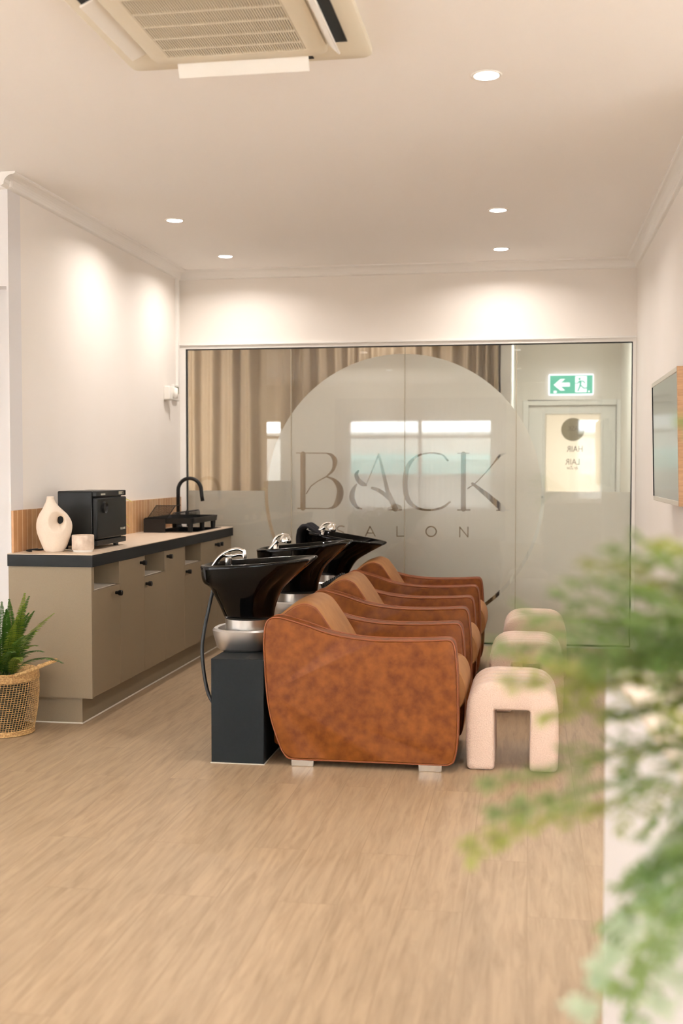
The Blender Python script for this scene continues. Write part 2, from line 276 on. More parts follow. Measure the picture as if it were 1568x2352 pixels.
baked_foliage=[[-0.065,1.141,0.881],[-0.048,1.196,0.931],[-0.038,1.096,0.929],[-0.023,1.154,1.05],[-0.035,1.103,1.095],[-0.011,1.209,1.114],[0.013,1.259,0.994],[0.014,1.061,1.093],[0.041,1.169,1.151],[0.035,1.214,1.036],[-0.001,1.009,1.124],[0.026,1.267,1.122],[0.054,1.121,1.173],[0.093,1.228,1.146],[0.037,1.165,1.077],[-0.016,1.307,1.047],[0.069,1.121,1.11],[0.081,1.023,1.139],[0.014,1.363,1.034],[0.077,1.125,1.187],[0.108,1.232,1.19],[0.121,1.082,1.201],[0.067,1.323,1.092],[0.07,1.022,1.158],[0.068,1.317,0.931],[0.085,1.221,1.004],[0.102,1.126,1.085],[0.129,1.232,1.105],[0.1,1.167,0.848],[0.127,1.27,0.779],[0.077,1.111,0.812],[0.073,1.208,0.73],[0.048,1.053,0.76],[0.083,1.01,0.796],[0.113,1.113,0.707],[0.126,1.168,0.77],[0.092,1.158,0.664],[0.139,1.121,0.825],[0.145,1.125,0.883],[0.125,1.026,1.044],[0.139,1.134,1.152],[0.162,1.296,1.315],[0.124,1.323,0.844],[0.154,1.286,1.07]]
baked_fern=[[-2.179,4.691,0.715],[-2.182,4.74,0.695],[-2.292,4.772,0.677],[-2.203,4.835,0.617],[-2.032,4.661,0.632],[-2.28,4.873,0.614],[-2.087,4.599,0.566],[-2.27,4.925,0.596],[-2.144,4.738,0.475],[-2.074,4.647,0.464],[-1.99,4.659,0.415],[-2.279,4.673,0.677],[-2.153,4.538,0.606],[-2.086,4.497,0.558],[-2.371,4.759,0.689],[-2.38,4.655,0.643],[-2.412,4.595,0.555],[-2.32,4.456,0.485],[-2.436,4.846,0.579],[-2.139,4.485,0.485],[-2.094,4.471,0.452],[-2.189,4.428,0.529],[-2.371,4.909,0.612],[-2.473,4.629,0.376]]
leaf_light=leafmat("light_fern_green",hexc(78,104,26),hexc(120,138,46),20)
# ============================================================ SETTING
XL,XR,YB,CH=-2.545,.722,8.128,2.70
def st(mb,name,m,parent=None,**k):
    o=mb.done(name,m,parent,**k)
    if parent is None: o['kind']='structure'
    return o
st(MB().box(-5.1,-3.4,-.08,3.1,12.2,0),'floor',FLOOR)
st(MB().box(-5.1,-3.4,CH,3.1,12.2,CH+.1),'ceiling',CEILP)
st(MB().box(XL-.12,5.47,0,XL,8.30,CH),'wall_left',PAINT)
st(MB().box(-5.1,5.33,2.161,XL,5.47,CH).box(-5.1,5.43,0,-2.553,5.53,2.2).box(-2.556,5.33,0,XL,5.47,2.161),'wall_left_return',GREYP)
st(MB().box(-5.2,-3.4,0,-5.0,-2.1,CH).box(-5.2,4.1,0,-5.0,5.5,CH).box(-5.2,-2.1,0,-5.0,4.1,.3).box(-5.2,-2.1,2.4,-5.0,4.1,CH),'wall_far_left',PAINT)  # opening cut for an added fill window
st(MB().box(XR,4.4,0,XR+.12,8.25,CH),'wall_right',PAINT)
st(MB().box(XR+.12,4.4,0,3.1,4.52,CH),'wall_right_return',PAINT)
st(MB().box(3.0,-3.4,0,3.12,-2.6,CH).box(3.0,3.6,0,3.12,4.45,CH).box(3.0,-2.6,0,3.12,3.6,.3).box(3.0,-2.6,2.4,3.12,3.6,CH),'wall_far_right',PAINT)  # opening cut for the other added fill window
st(MB().box(XL-.1,YB-.012,2.172,XR+.05,YB+.12,CH),'wall_back',PAINT)
# shopfront wall with three window openings
m=MB(); xs=[-5.1,-4.65,-4.25,-3.11,-.61,.75,2.15,3.1]
m.box(-5.1,YF-.15,2.161,3.1,YF,CH).box(-5.1,YF-.15,0,3.1,YF,.55)
for a,b in ((0,1),(2,3),(4,5),(6,7)): m.box(xs[a],YF-.15,.55,xs[b],YF,2.161)
st(m,'wall_front',PAINT)
def cove(seg,axis,sgn,c):
    P=[(0,CH),(.078,CH),(.078,CH-.008)]+[(.07-.052*math.sin(t*PI/2/6),CH-.012-.046*(1-math.cos(t*PI/2/6))) for t in range(7)]+[(.012,CH-.062),(0,CH-.065)]
    m=MB(); m.prism([(c+sgn*d,z) for d,z in P],axis,*seg); return m
st(cove((5.25,8.128),'y',1,XL),'trim_1',TRIMP)
st(cove((4.3,8.128),'y',-1,XR),'trim_2',TRIMP)
m=MB();P=[(0,CH),(.078,CH),(.078,CH-.008)]+[(.07-.052*math.sin(t*PI/2/6),CH-.012-.046*(1-math.cos(t*PI/2/6))) for t in range(7)]+[(.012,CH-.062),(0,CH-.065)]
m.loft([[(x,YB-.012-d,z) for d,z in P] for x in (XL,XR)]); st(m,'trim_3',TRIMP)
m=MB(); m.loft([[(x,5.33-d,z) for d,z in P] for x in (-5,XL+.03)]); st(m,'trim_4',TRIMP)
st(MB().box(XR-.012,4.4,0,XR,8.10,.09),'baseboard_right',TRIMP,bevel=.003)
# trunking and wall controls
st(MB().box(XL,8.02,1.86,XL+.022,8.055,CH-.06),'trim_5',TRIMP,bevel=.002)
# ---- glazed partition
win=thing('window_1',(0,YB,0),kind='structure')
fr=MB()
fr.box(XL+.001,-.012,0,-2.499,.06,2.135).box(.697,-.012,0,XR-.001,.06,2.135)
fr.box(XL+.001,-.012,2.134,XR-.001,.06,2.172).box(XL+.001,-.028,2.158,XR-.001,-.012,2.172)
fr.done('window_frame',TRIMP,win,bevel=.002)
gk=MB(); gk.box(-2.499,-.002,0,-2.492,.02,2.134).box(.690,-.002,0,.697,.02,2.134).box(-2.499,-.002,2.127,.697,.02,2.134).box(-2.499,-.002,.012,.697,.02,.022)
tag(gk.done('gasket',RUB,win),'black gasket line around the glazing')
MB().box(-2.499,-.012,0,.697,.03,.012).done('window_sill',ALU,win)
for a,b in ((-2.492,-1.713),(-1.709,-.885),(-.881,-.098),(-.094,.690)):
    MB().box(a,.004,.022,b,.014,2.127).done('window_pane',GLASS,win)
for x in (-1.711,-.883,-.096):
    MB().box(x-.0022,.003,.022,x+.0022,.015,2.127).done('pane_joint',mat('clear_silicone',hexc(176,164,140),.4),win)
# frosted film with the lettering cut out (marching squares over a signed distance)
def film():
    STR=json_strokes
    CX,CZ,RI,RO=-.903,1.092,.985,1.009
    zt=1.097; h=.004
    x0,x1,z0,z1=-2.491,.689,.024,2.10
    nx=int((x1-x0)/h)+1; nz=int((z1-z0)/h)+1
    X,Z=np.meshgrid(np.linspace(x0,x1,nx),np.linspace(z0,z1,nz))
    R=np.hypot(X-CX,Z-CZ)
    circ=RI-R
    low=zt-Z
    ring=np.minimum(R-RI,RO-R)      # >0 in ring
    low2=np.minimum(low,-ring)
    S=np.maximum(circ,low2)          # >0 = film
    cut=np.full_like(S,-1.0)
    for st_ in STR:
        for (a,c) in zip(st_[:-1],st_[1:]):
            pad=.04
            i0,i1=[int(np.clip(v,0,nx)) for v in ((min(a[0],c[0])-pad-x0)/h,(max(a[0],c[0])+pad-x0)/h+2)]
            j0,j1=[int(np.clip(v,0,nz)) for v in ((min(a[1],c[1])-pad-z0)/h,(max(a[1],c[1])+pad-z0)/h+2)]
            x=X[j0:j1,i0:i1]; z=Z[j0:j1,i0:i1]
            dx,dz=c[0]-a[0],c[1]-a[1]; l2=dx*dx+dz*dz+1e-12
            t=np.clip(((x-a[0])*dx+(z-a[1])*dz)/l2,0,1)
            d=(a[2]+(c[2]-a[2])*t)-np.hypot(x-a[0]-t*dx,z-a[1]-t*dz)
            cut[j0:j1,i0:i1]=np.maximum(cut[j0:j1,i0:i1],d)
    S=np.minimum(S,-cut)
    V=[];F=[];vi={}
    xs_=np.linspace(x0,x1,nx); zs_=np.linspace(z0,z1,nz)
    def vid(k,p):
        if k not in vi: vi[k]=len(V); V.append((p[0],.0155,p[1]))
        return vi[k]
    pos=S>0
    for j in range(nz-1):
        i=0; row=pos[j]&pos[j+1]; full=row[:-1]&row[1:]; anyp=(pos[j][:-1]|pos[j][1:]|pos[j+1][:-1]|pos[j+1][1:])
        while i<nx-1:
            if full[i]:
                k=i
                while k<nx-1 and full[k]: k+=1
                F.append([vid((i,j),(xs_[i],zs_[j])),vid((k,j),(xs_[k],zs_[j])),vid((k,j+1),(xs_[k],zs_[j+1])),vid((i,j+1),(xs_[i],zs_[j+1]))]); i=k; continue
            if anyp[i]:
                cs=[(i,j),(i+1,j),(i+1,j+1),(i,j+1)]; poly=[]
                for q in range(4):
                    a,b=cs[q],cs[(q+1)%4]; sa,sb=S[a[1],a[0]],S[b[1],b[0]]
                    if sa>0: poly.append(vid(a,(xs_[a[0]],zs_[a[1]])))
                    if (sa>0)!=(sb>0):
                        t=sa/(sa-sb); p=(xs_[a[0]]+(xs_[b[0]]-xs_[a[0]])*t,zs_[a[1]]+(zs_[b[1]]-zs_[a[1]])*t)
                        poly.append(vid((min(a,b),max(a,b)),p))
                if len(poly)>=3: F.append(poly)
            i+=1
    me=D.meshes.new('frosted_film'); me.from_pydata(V,[],F); me.validate()
    o=finish('frosted_film',me,FROST,win); tag(o,'frosted film with cut-out lettering and a large circle')
film()
# ---- room behind the glass
st(MB().box(-3.05,8.1,0,-2.95,11.4,CH),'wall_store_left',PAINT)
st(MB().box(-.23,8.99,0,-.145,11.3,CH),'wall_store_partition',TRIMP,bevel=.004)
st(MB().box(.86,8.25,0,.98,11.4,CH),'wall_store_right',PAINT)
YD=11.3
st(MB().box(-3.05,YD,0,-.03,YD+.1,CH).box(.83,YD,0,.98,YD+.1,CH).box(-.03,YD,1.89,.83,YD+.1,CH),'wall_store_back',PAINT)
st(MB().box(-.5,13.2,0,1.4,13.3,CH).box(-.6,YD+.1,0,-.5,13.3,CH).box(1.4,YD+.1,0,1.5,13.3,CH).box(-.6,YD+.05,CH,1.5,13.3,CH+.1).box(-.6,YD+.1,-.08,1.5,13.3,-.002),'wall_sky_block',PAINT)  # unseen box added to keep sky light off the door pane
dr=thing('door_1',(.40,YD,0),kind='structure')
m=MB(); m.box(-.47,-.02,0,-.42,.1,1.92).box(.42,-.02,0,.47,.1,1.92).box(-.42,-.02,1.87,.42,.1,1.92).box(-.42,.061,0,-.39,.09,1.87).box(.39,.061,0,.42,.09,1.87).box(-.39,.061,1.85,.39,.09,1.87).box(-.39,.061,0,.39,.09,.03)
m.done('door_frame',TRIMP,dr,bevel=.004)
m=MB(); m.box(-.415,.02,.01,-.254,.06,1.865).box(.276,.02,.01,.415,.06,1.865).box(-.254,.02,1.788,.276,.06,1.865).box(-.254,.02,.01,.276,.06,.95)
m.done('door_leaf',TRIMP,dr,bevel=.003)
m=MB(); m.box(-.275,.012,.93,-.254,.02,1.81).box(.276,.012,.93,.297,.02,1.81).box(-.254,.012,1.788,.276,.02,1.81).box(-.254,.012,.93,.276,.02,.952)
m.done('glazing_bead',TRIMP,dr,bevel=.002)
pn=MB().box(-.254,.035,.952,.276,.045,1.788).done('door_pane',DOORFILM,dr)
DEC=mat('taupe_vinyl',hexc(150,138,112),.7); DECD=mat('dark_vinyl',hexc(120,108,90),.7)
m=MB(); m.lathe([(.112,0),(.112,.002)],n=48); o=m.done('circle_decal',DEC,pn); o.location=(.012,.033,1.637); o.rotation_euler=(PI/2,0,0)
def text(name,s,size,m_,parent,loc,rot,sx=1,shear=0,ext=.0006):
    c=D.curves.new(name,'FONT'); c.body=s; c.size=size; c.align_x='CENTER'; c.align_y='CENTER'; c.extrude=ext; c.shear=shear
    t=D.objects.new(name,c); me=D.meshes.new_from_object(t); D.objects.remove(t)
    o=finish(name,me,m_,parent); o.location=loc; o.rotation_euler=rot; o.scale=(sx,1,1); return o
for s,z,sz,dx,mm in (('ASK',1.645,.07,0,DECD),('HAIR',1.445,.082,.02,DECD),('LAIR',1.32,.082,0,DECD)):
    text('lettering',s,sz,mm,pn,(.012+dx,.031,z),(PI/2,0,PI),.85)
text('lettering','by Zoe',.045,DECD,pn,(.012,.031,1.265),(PI/2,0,PI),.8,.4)
for z in (1.66,1.1,.3): MB().box(.412,.008,z-.045,.424,.02,z+.045).done('hinge',STEEL,dr,bevel=.002)
MB().tube([(-.36,.018,.98),(-.36,-.02,.98),(-.27,-.02,.98)],.009).done('door_handle',STEEL,dr)
# curtain: long pleated sheet
def curtain(x0,x1,y,z0,z1,per,amp,seed,name,m_,thick=.003):
    rnd=random.Random(seed); n=int((x1-x0)/.008); P=[]; ph=0; x=x0
    for i in range(n+1):
        x=x0+(x1-x0)*i/n; p=per*(1.25-.6*(i/n)) ; ph+=2*PI*((x1-x0)/n)/p*(1+.35*math.sin(x*5.3+seed)+.25*math.sin(x*13.1))
        P.append((x,y+amp*(math.sin(ph)*.8+.28*math.sin(ph*2+1)+.25*math.sin(x*7)),0))
    m=MB(); rings=[]
    for k in range(7):
        z=z0+(z1-z0)*k/6; a=1+.12*math.sin(k*1.3); rings.append([(p[0]+.006*math.sin(k*.9+p[0]*9),y+(p[1]-y)*a,z) for p in P])
    m.loft(rings,closed=False); return m.done(name,m_,None,smooth='full',solid=thick)
cu=curtain(-2.9,-.25,8.95,.02,2.62,.15,.045,3,'curtain',CURT)
tag(cu,'long pleated beige curtain hanging behind the glass partition','curtain')
for k_,(x_,y_) in enumerate(((-5.1,1.0),(3.06,.5))):  # unseen side windows added to bring in more fill daylight
    wn_=thing('window_%d'%(k_+5),(x_,y_,.3),kind='structure'); m=MB()
    for a_ in (-3.1,-1.05,1.0,3.05): m.box(-.03,a_,0,.03,a_+.05,2.1)
    m.box(-.03,-3.1,0,.03,3.1,.05).box(-.03,-3.1,2.05,.03,3.1,2.1); m.done('window_frame',TRIMP,wn_); MB().box(-.004,-3.08,.02,.004,3.08,2.08).done('window_pane',GLASS,wn_)
for x_,a_,b_,lb in ((-4.998,-2.15,4.15,'unseen pale blind added to soften the added far left window'),(2.998,-2.65,3.65,'unseen pale blind added to soften the added right bay window')):  # translucent sheets added to tone down the side windows' fill
    tag(MB().box(x_-.003,a_,.25,x_+.003,b_,2.45).done('fill_blind',FILL_BLIND),lb,'blind')
# ---- shopfront windows behind the camera
for i,(a,b) in enumerate(((-3.11,-.61),(.75,2.15),(-4.65,-4.25))):
    wn_=thing('window_%d'%(i+2),((a+b)/2,YF-.08,.55),kind='structure'); hw=(b-a)/2
    m=MB(); m.box(-hw,-.03,0,-hw+.05,.03,1.61).box(hw-.05,-.03,0,hw,.03,1.61).box(-hw,-.03,0,hw,.03,.05).box(-hw,-.03,1.515,hw,.03,1.61).box(-hw,-.03,1.22,hw,.03,1.28)
    if hw>1: m.box(-.03,-.03,.05,.03,.03,1.56)
    m.done('window_frame',TRIMP,wn_,bevel=.003)
    MB().box(-hw+.04,-.004,.04,hw-.04,.004,1.57).done('window_pane',GLASS,wn_)
cu=curtain(-3.3,-.4,YF+.14,.03,2.45,.09,.03,5,'sheer_curtain',SHEER,.0); tag(cu,'white sheer curtain across the wide shopfront window','curtain')
cu=curtain(.65,2.3,YF+.14,.03,2.45,.09,.03,8,'sheer_curtain',SHEER,.0); tag(cu,'white sheer curtain across the narrower shopfront window','curtain')
o=MB().box(-14,-16,-.3,14,YF-.3,-.1).done('street',mat('asphalt',hexc(150,146,140),.9)); o['kind']='structure'
b_=thing('building',(-1.5,-15,-.1),'pale shop building with a teal awning across the street','building')
MB().box(-9,-2,0,9,0,2.35).done('wall',mat('render_wall',hexc(200,190,180),.8),b_)
m=MB(); m.loft([[(x,0,1.75),(x,1.2,1.6),(x,1.2,1.2),(x,0,1.3)] for x in (-5,4)]); m.done('awning',mat('teal_awning',hexc(110,160,152),.7),b_)
# ============================================================ FIXTURES
GRP='round downlights set in the ceiling'
def downlight():
    t=thing('downlight',(0,0,CH),None,'downlight',GRP)
    MB().lathe([(.046,-.004),(.052,-.006),(.056,-.004),(.057,0),(.046,0)],n=40,cap0=False,cap1=False).done('trim_ring',WHITE,t,smooth='full')
    MB().lathe([(0.0001,-.0035),(.047,-.0035),(.047,-.001)],n=40).done('diffuser',LED,t)
    return t
dl=[(-.165,4.262,'downlight nearest the camera, beside the ceiling air conditioner'),(-.183,6.47,'front one of the two downlights above the row of stools'),(-.195,7.61,'downlight above the stools closest to the glass partition'),
    (-2.04,6.43,'downlight over the left wall above the towel cabinet and worktop'),(-2.045,7.57,'downlight over the sink corner, nearest the wall controls'),
    (-.16,2.2,'downlight over the reception desk side, in front of the air conditioner'),(-2.04,2.2,'downlight on the left half of the ceiling before the air conditioner'),(-.16,-.4,'downlight above the camera position'),(-2.04,-.4,'downlight near the wide shopfront window'),(1.8,1.0,'downlight in the right bay behind the desk'),(-3.9,2.2,'downlight in the far left bay of the shop'),(-1.1,8.5,'added downlight that lights the beige curtain behind the glass partition'),(.35,9.7,'added greenish downlight imitating the exit sign glow behind the glass')]  # last two added: one lights the curtain, one imitates the sign's glow
d0=None
for x,y,lb in dl:
    if d0 is None: d0=downlight(); o=d0; o.location=(x,y,CH)
    else: o=dup(d0,(x,y,CH))
    if lb: o['label']=lb
    else:
        o['label']='round white downlight in the ceiling, out of view'
    la=area('downlight_lamp',(x,y,CH-.006),(0,0,0),.088,0,LAMP_W*(1.9 if y>9 else .8 if y>8.2 else 1),(.93,1,.93) if y>9 else WARM,shape='DISK',spread=math.radians(154))
# ceiling cassette air conditioner
ac=thing('air_conditioner',(-.97,3.51,CH),'white square cassette air conditioner set in the ceiling with open flaps','air conditioner')
h=.43; m=MB()
sq=lambda r,z,rad:[(x,y,z) for x,y in rpoly([(-r,-r),(r,-r),(r,r),(-r,r)],rad,6)]
m.loft([sq(h,0,.02),sq(h,-.022,.03),sq(h-.012,-.032,.03),sq(.355,-.040,.06)],cap0=True,cap1=True)
m.done('fascia',CASS,ac,smooth=True)
m=MB()
for k in range(4):
    M=Matrix.Rotation(k*PI/2,4,'Z'); m.box(-.235,.318,-.0415,.235,.372,-.038,M)
m.done('air_slot',DARK,ac)
m=MB(); m.loft([sq(.300,-.038,.05),sq(.302,-.052,.05),sq(.292,-.060,.045)],cap0=True,cap1=False); m.loft([sq(.292,-.060,.045),sq(.236,-.060,.006),sq(.232,-.050,.004)],cap0=False,cap1=False)
m.done('grille_frame',CASS,ac,smooth=True)
g=MB()
for i in range(57):
    x=-.232+.464*i/56; g.box(x-.0018,-.232,-.060,x+.0018,.232,-.050)
for y in (-.13,-.03,.07,.165): g.box(-.234,y-.0018,-.0612,.234,y+.0018,-.054)
tag(g.done('grille',CASS,ac),'slatted intake grille')
MB().box(-.234,-.234,-.050,.234,.234,-.048).done('filter',mat('filter_mesh',hexc(44,38,26),.8),ac)
for k,(ang) in enumerate((64,24,58,44)):
    m=MB(); m.box(-.228,0,-.0035,.228,.068,.0035)
    o=m.done('flap',WHITE,ac,bevel=.002); o.matrix_local=Matrix.Rotation(k*PI/2,4,'Z')@Matrix.Translation((0,.300,-.036))@Matrix.Rotation(math.radians(-ang),4,'X')
# exit sign
sg=thing('exit_sign',(.388,YD-.03,2.068),'lit green exit sign with a white arrow and running figure','exit sign')
m=MB(); m.prism(rpoly([(-.214,-.102),(.214,-.102),(.214,.102),(-.214,.102)],.014,4),'y',0,.028); m.done('housing',SIGNW,sg)
m=MB(); m.box(-.200,-.0025,-.088,.204,0,.088); f=m.done('face',SIGNG,sg)
def flat(name,polys,mm,y,y2,par):
    m=MB()
    for p in polys: m.prism(p,'y',y2,y)
    return m.done(name,mm,par)
K=.43/530.   # sign drawing units
def sp(pts): return [((x-683)*K,-(y-540)*K) for x,y in pts]
flat('arrow',[sp([(480,542),(560,472),(613,472),(565,516),(668,516),(668,563),(565,563),(613,610),(560,610)])],SIGNW,-.0045,-.0024,f)
flat('doorway',[sp([(732,442),(866,442),(866,632),(732,632)])],SIGNW,-.0045,-.0024,f)
m=MB(); m.lathe([(14*K,0),(14*K,.0018)],n=20); hd=m.done('running_figure',SIGNG,f); hd.location=(sp([(782,474)])[0][0],-.0046,sp([(782,474)])[0][1]); hd.rotation_euler=(PI/2,0,0)
flat('running_figure',[sp([(776,494),(808,490),(802,546),(836,578),(878,574),(884,586),(830,592),(796,562),(770,624),(755,617),(778,560),(784,516),(762,532),(733,528),(736,519),(757,520)]),sp([(812,490),(834,500),(852,524),(844,530),(824,512),(808,506)])],SIGNG,-.0066,-.0044,f)
for e_ in ([(480,612),(515,612),(515,640),(480,640)],[(884,614),(902,614),(902,632),(884,632)]): flat('emblem',[sp(e_)],SIGNW,-.0045,-.0024,f)
# wall controls by the glass
t=thing('wall_controller',(XL,7.985,1.80),'white wall controller with a grey display beside the glass frame','controller')
MB().box(0,-.06,-.05,.02,.06,.065).done('body',WHITE,t,bevel=.004); MB().box(.02,-.045,.0,.022,.045,.05).done('display',mat('lcd',hexc(120,124,104),.3),t)
MB().box(.02,-.03,-.035,.023,.03,-.012).done('button',TRIMP,t,bevel=.001)
t=thing('sensor_box',(XL,7.80,1.79),'small white box with a rounded handset fixed on the left wall','wall box')
MB().box(0,-.055,-.045,.045,.055,.05).done('body',WHITE,t,bevel=.006); MB().lathe([(.001,-.04),(.016,-.034),(.018,0),(.016,.034),(.001,.04)],c=(.06,.03,.005),n=16).done('handset',WHITE,t,smooth='full')
# television
tv=thing('television',(XR,5.565,1.40),'wall-mounted television with a slim frame, its pale sheen painted in, on the right wall','television'); tv.rotation_euler=(0,math.radians(-1.4),0)
m=MB(); m.box(-.075,-.497,-.297,-.035,.513,.297); m.done('body',BLKP,tv,bevel=.003)
for a in ((-.497,-.30,.515,-.278),(-.497,.278,.515,.30)): MB().box(-.098,a[0],a[1],-.07,a[2],a[3]).done('frame_bar',FRAME_SHEEN,tv,bevel=.002)

m=MB(); m.box(-.098,.503,-.278,-.07,.515,.278); m.done('frame_edge',BLKM,tv)
m=MB(); m.box(-.098,-.515,-.3,-.035,-.497,.3); tag(m.done('frame_edge',WOODF,tv),'warm wood-toned end of the frame')
MB().box(-.0955,-.4975,-.2785,-.085,.4975,.2785).done('screen',mat('screen_glass',(.008,.01,.011),.12,**{'Specular IOR Level':.9,'Coat Weight':.5,'Coat Roughness':.08}),tv)
MB().box(-.035,-.25,-.2,-.002,.25,.2).done('bracket',BLKM,tv)
# ============================================================ CABINETRY
ZT=.841; FX=-2.11; Y0=5.305
DW=.376
GC='taupe base cabinets under the worktop'
def cabinet(k):
    a=Y0+DW*k; b=a+DW; niche=k in(0,2,4)
    names={0:'taupe base cabinet with an open niche at the near end of the run',1:'full-height taupe cabinet between the first and second open niches',
      2:'taupe base cabinet with the middle open niche',3:'full-height taupe cabinet between the second and third open niches',
      4:'taupe base cabinet with the open niche furthest from the fern',5:'tall-fronted taupe cabinet right after the last niche, under the sink',6:'last taupe cabinet of the run, touching the glass partition'}
    t=thing('base_cabinet',(FX,a,0),names[k],'cabinet',GC)
    D_=XL+.004-FX
    m=MB()
    x0,x1=D_,-.019
    m.box(x0,.0,.131,x1,.016,.779).box(x0,DW-.016,.131,x1,DW,.779).box(x0,.016,.131,x1,DW-.016,.147).box(x0,.016,.131,x0+.012,DW-.016,.779)
    if k==0: m.box(x0,-.018,.131,0,.0,.779)
    m.done('carcass',LAM,t)
    zt=.660 if niche else .776
    if niche:
        MB().box(x0+.012,.016,.644,x1,DW-.016,.660).done('niche_shelf',LAMD,t)
        MB().box(x1,.0,.66,0,.016,.779).done('niche_edge',LAM,t); MB().box(x1,DW-.016,.66,0,DW,.779).done('niche_edge',LAM,t)
    d=MB().box(-.019,.0012,.134,0,DW-.0012,zt-.0 if not niche else .657).done('door',LAM,t,bevel=.0012)
    ky={0:DW-.065,1:DW-.06,2:.03,3:.03,4:.03,5:DW-.05,6:.03}[k]; kz=.618 if niche else .742
    m=MB(); m.lathe([(.0085,0),(.0085,.012),(.014,.020),(.014,.034),(.012,.036)],n=20)
    o=m.done('knob',BLKM,d,smooth=True); o.location=(0,ky,kz); o.rotation_euler=(0,PI/2,0)
    return t
for k in range(7): cabinet(k)
pl=MB(); pl.box(XL+.004,5.312,0,-2.172,7.93,.130); tag(pl.done('plinth',LAM),'recessed taupe kickboard running along the floor under the cabinets','plinth')
pl=MB(); pl.box(-2.172,5.305,0,-2.168,7.93,.006).box(XL+.004,5.308,0,-2.168,5.312,.006); tag(pl.done('sealant_strip',mat('sealant',hexc(226,218,204),.5)),'thin pale sealant line where the kickboard meets the floor','seal')
wt=thing('worktop',(XL+.004,5.275,ZT),'long sand-coloured worktop with a thick black edge over the cabinets','worktop')
# top with a cut-out for the sink
ly=7.95-5.275; lx=-2.100-(XL+.004); sy0,sy1,sx0,sx1=2.02,2.56,.07,.37
m=MB(); z=-.004
m.box(0,0,-.004,lx,sy0,0).box(0,sy1,-.004,lx,ly,0).box(0,sy0,-.004,sx0,sy1,0).box(sx1,sy0,-.004,lx,sy1,0); m.done('surface',TOP,wt)
m=MB(); m.box(0,0,-.062,lx,.02,-.004).box(lx-.02,.02,-.062,lx,ly,-.004).box(0,.02,-.062,.02,ly,-.004).box(.02,ly-.02,-.062,lx-.02,ly,-.004)
m.done('edge_band',BLK,wt)
sk=thing('sink',(XL+.004+sx0,5.275+sy0,ZT),'black inset sink sunk into the far end of the worktop','sink')
m=MB(); w_,l_=sx1-sx0,sy1-sy0
m.box(-.012,-.012,0,.0,l_+.012,.003).box(w_,-.012,0,w_+.012,l_+.012,.003).box(0,-.012,0,w_,0,.003).box(0,l_,0,w_,l_+.012,.003)
m.done('rim',BLKP,sk)
m=MB(); m.box(.001,.001,-.054,.006,l_-.001,0).box(w_-.006,.001,-.054,w_-.001,l_-.001,0).box(.006,.001,-.054,w_-.006,.006,0).box(.006,l_-.006,-.054,w_-.006,l_-.001,0).box(.001,.001,-.058,w_-.001,l_-.001,-.054); m.done('bowl',BLKP,sk)
o=MB().box(XL+.001,5.33,ZT+.0005,XL+.013,8.10,1.051).done('splashback',TILE); tag(o,'low backsplash of narrow vertical terracotta tiles along the left wall','splashback')
# tap
tp=thing('kitchen_tap',(-2.492,7.90,ZT),'matt black gooseneck tap rising behind the drying rack','tap')
MB().lathe([(.030,0),(.030,.006),(.024,.010),(.024,.085),(.018,.09)],n=24).done('base',BLKM,tp,smooth=True)
P=[(0,0,.08),(0,0,.255)]+[(.086-.086*math.cos(a),0,.262+.086*math.sin(a)) for a in [i*PI/14 for i in range(0,14)]]+[(.176,0,.22),(.182,0,.185)]
MB().tube(P,.0135,16).done('spout',BLKM,tp,smooth='full')
MB().tube([(.02,.0,.05),(.05,.0,.06),(.062,.01,.12)],.006,10).done('lever',BLKM,tp,smooth='full')
# drying rack
rk=thing('dish_rack',(-2.325,7.455,ZT),'black dish drying rack with peg row standing over the sink','dish rack')
m=MB(); a,b=.165,.295
out=[(x,y) for x,y in rpoly([(-a,-b),(a,-b),(a,b),(-a,b)],.03,5)]; inn=[(x*.93,y*.96) for x,y in out]
def R3(p,z): return [(x,y,z) for x,y in p]
m.loft([R3(out,.058),R3([(x*1.03,y*1.02) for x,y in out],.095),R3([(x*.98,y*.985) for x,y in out],.095),R3(inn,.066)],cap0=True,cap1=True)
m.done('tray',BLKP,rk,smooth=True)
for x,y in ((-.14,-.27),(.14,-.27),(-.14,.27),(.14,.27),(.14,0),(-.14,0)):
    MB().lathe([(.015,0.004),(.018,.06)],c=(x,y,0),n=14).done('foot',BLKP,rk,smooth=True)
m=MB()
for i in range(22):
    y=-.27+i*.0255
    for x in (.02,):
        m.tube([(x,y,.07),(x,y,.118)]+[(x+.012-.012*math.cos(t*PI/6),y,.118+.012*math.sin(t*PI/6)) for t in range(1,6)]+[(x+.024,y,.118),(x+.024,y,.07)],.0022,6)
m.tube([(.02,-.28,.075),(.02,.28,.075)],.0025,6); m.tube([(.044,-.28,.075),(.044,.28,.075)],.0025,6)
m.done('peg_row',BLKM,rk,smooth='full')
m=MB()   # perforated cutlery holder leaning at the wall end
O=Vector((-.15,-.275,.09)); ux=Vector((.13,.0,.0)); uy=Vector((.055,.02,.085))
def pt(u,v): return tuple(O+ux*u+uy*v)
for i in range(15):
    m.tube([pt(i/14,0),pt(i/14,1)],.0013,4)
for i in range(13):
    m.tube([pt(0,i/12),pt(1,i/12)],.0013,4)
m.tube([pt(0,0),pt(0,1),pt(1,1),pt(1.25,1.05)],.003,6); m.tube([pt(1,0),pt(1,1)],.003,6)
m.box(-.165,-.31,.0,-.02,-.295,.09); m.done('cutlery_holder',BLKM,rk)
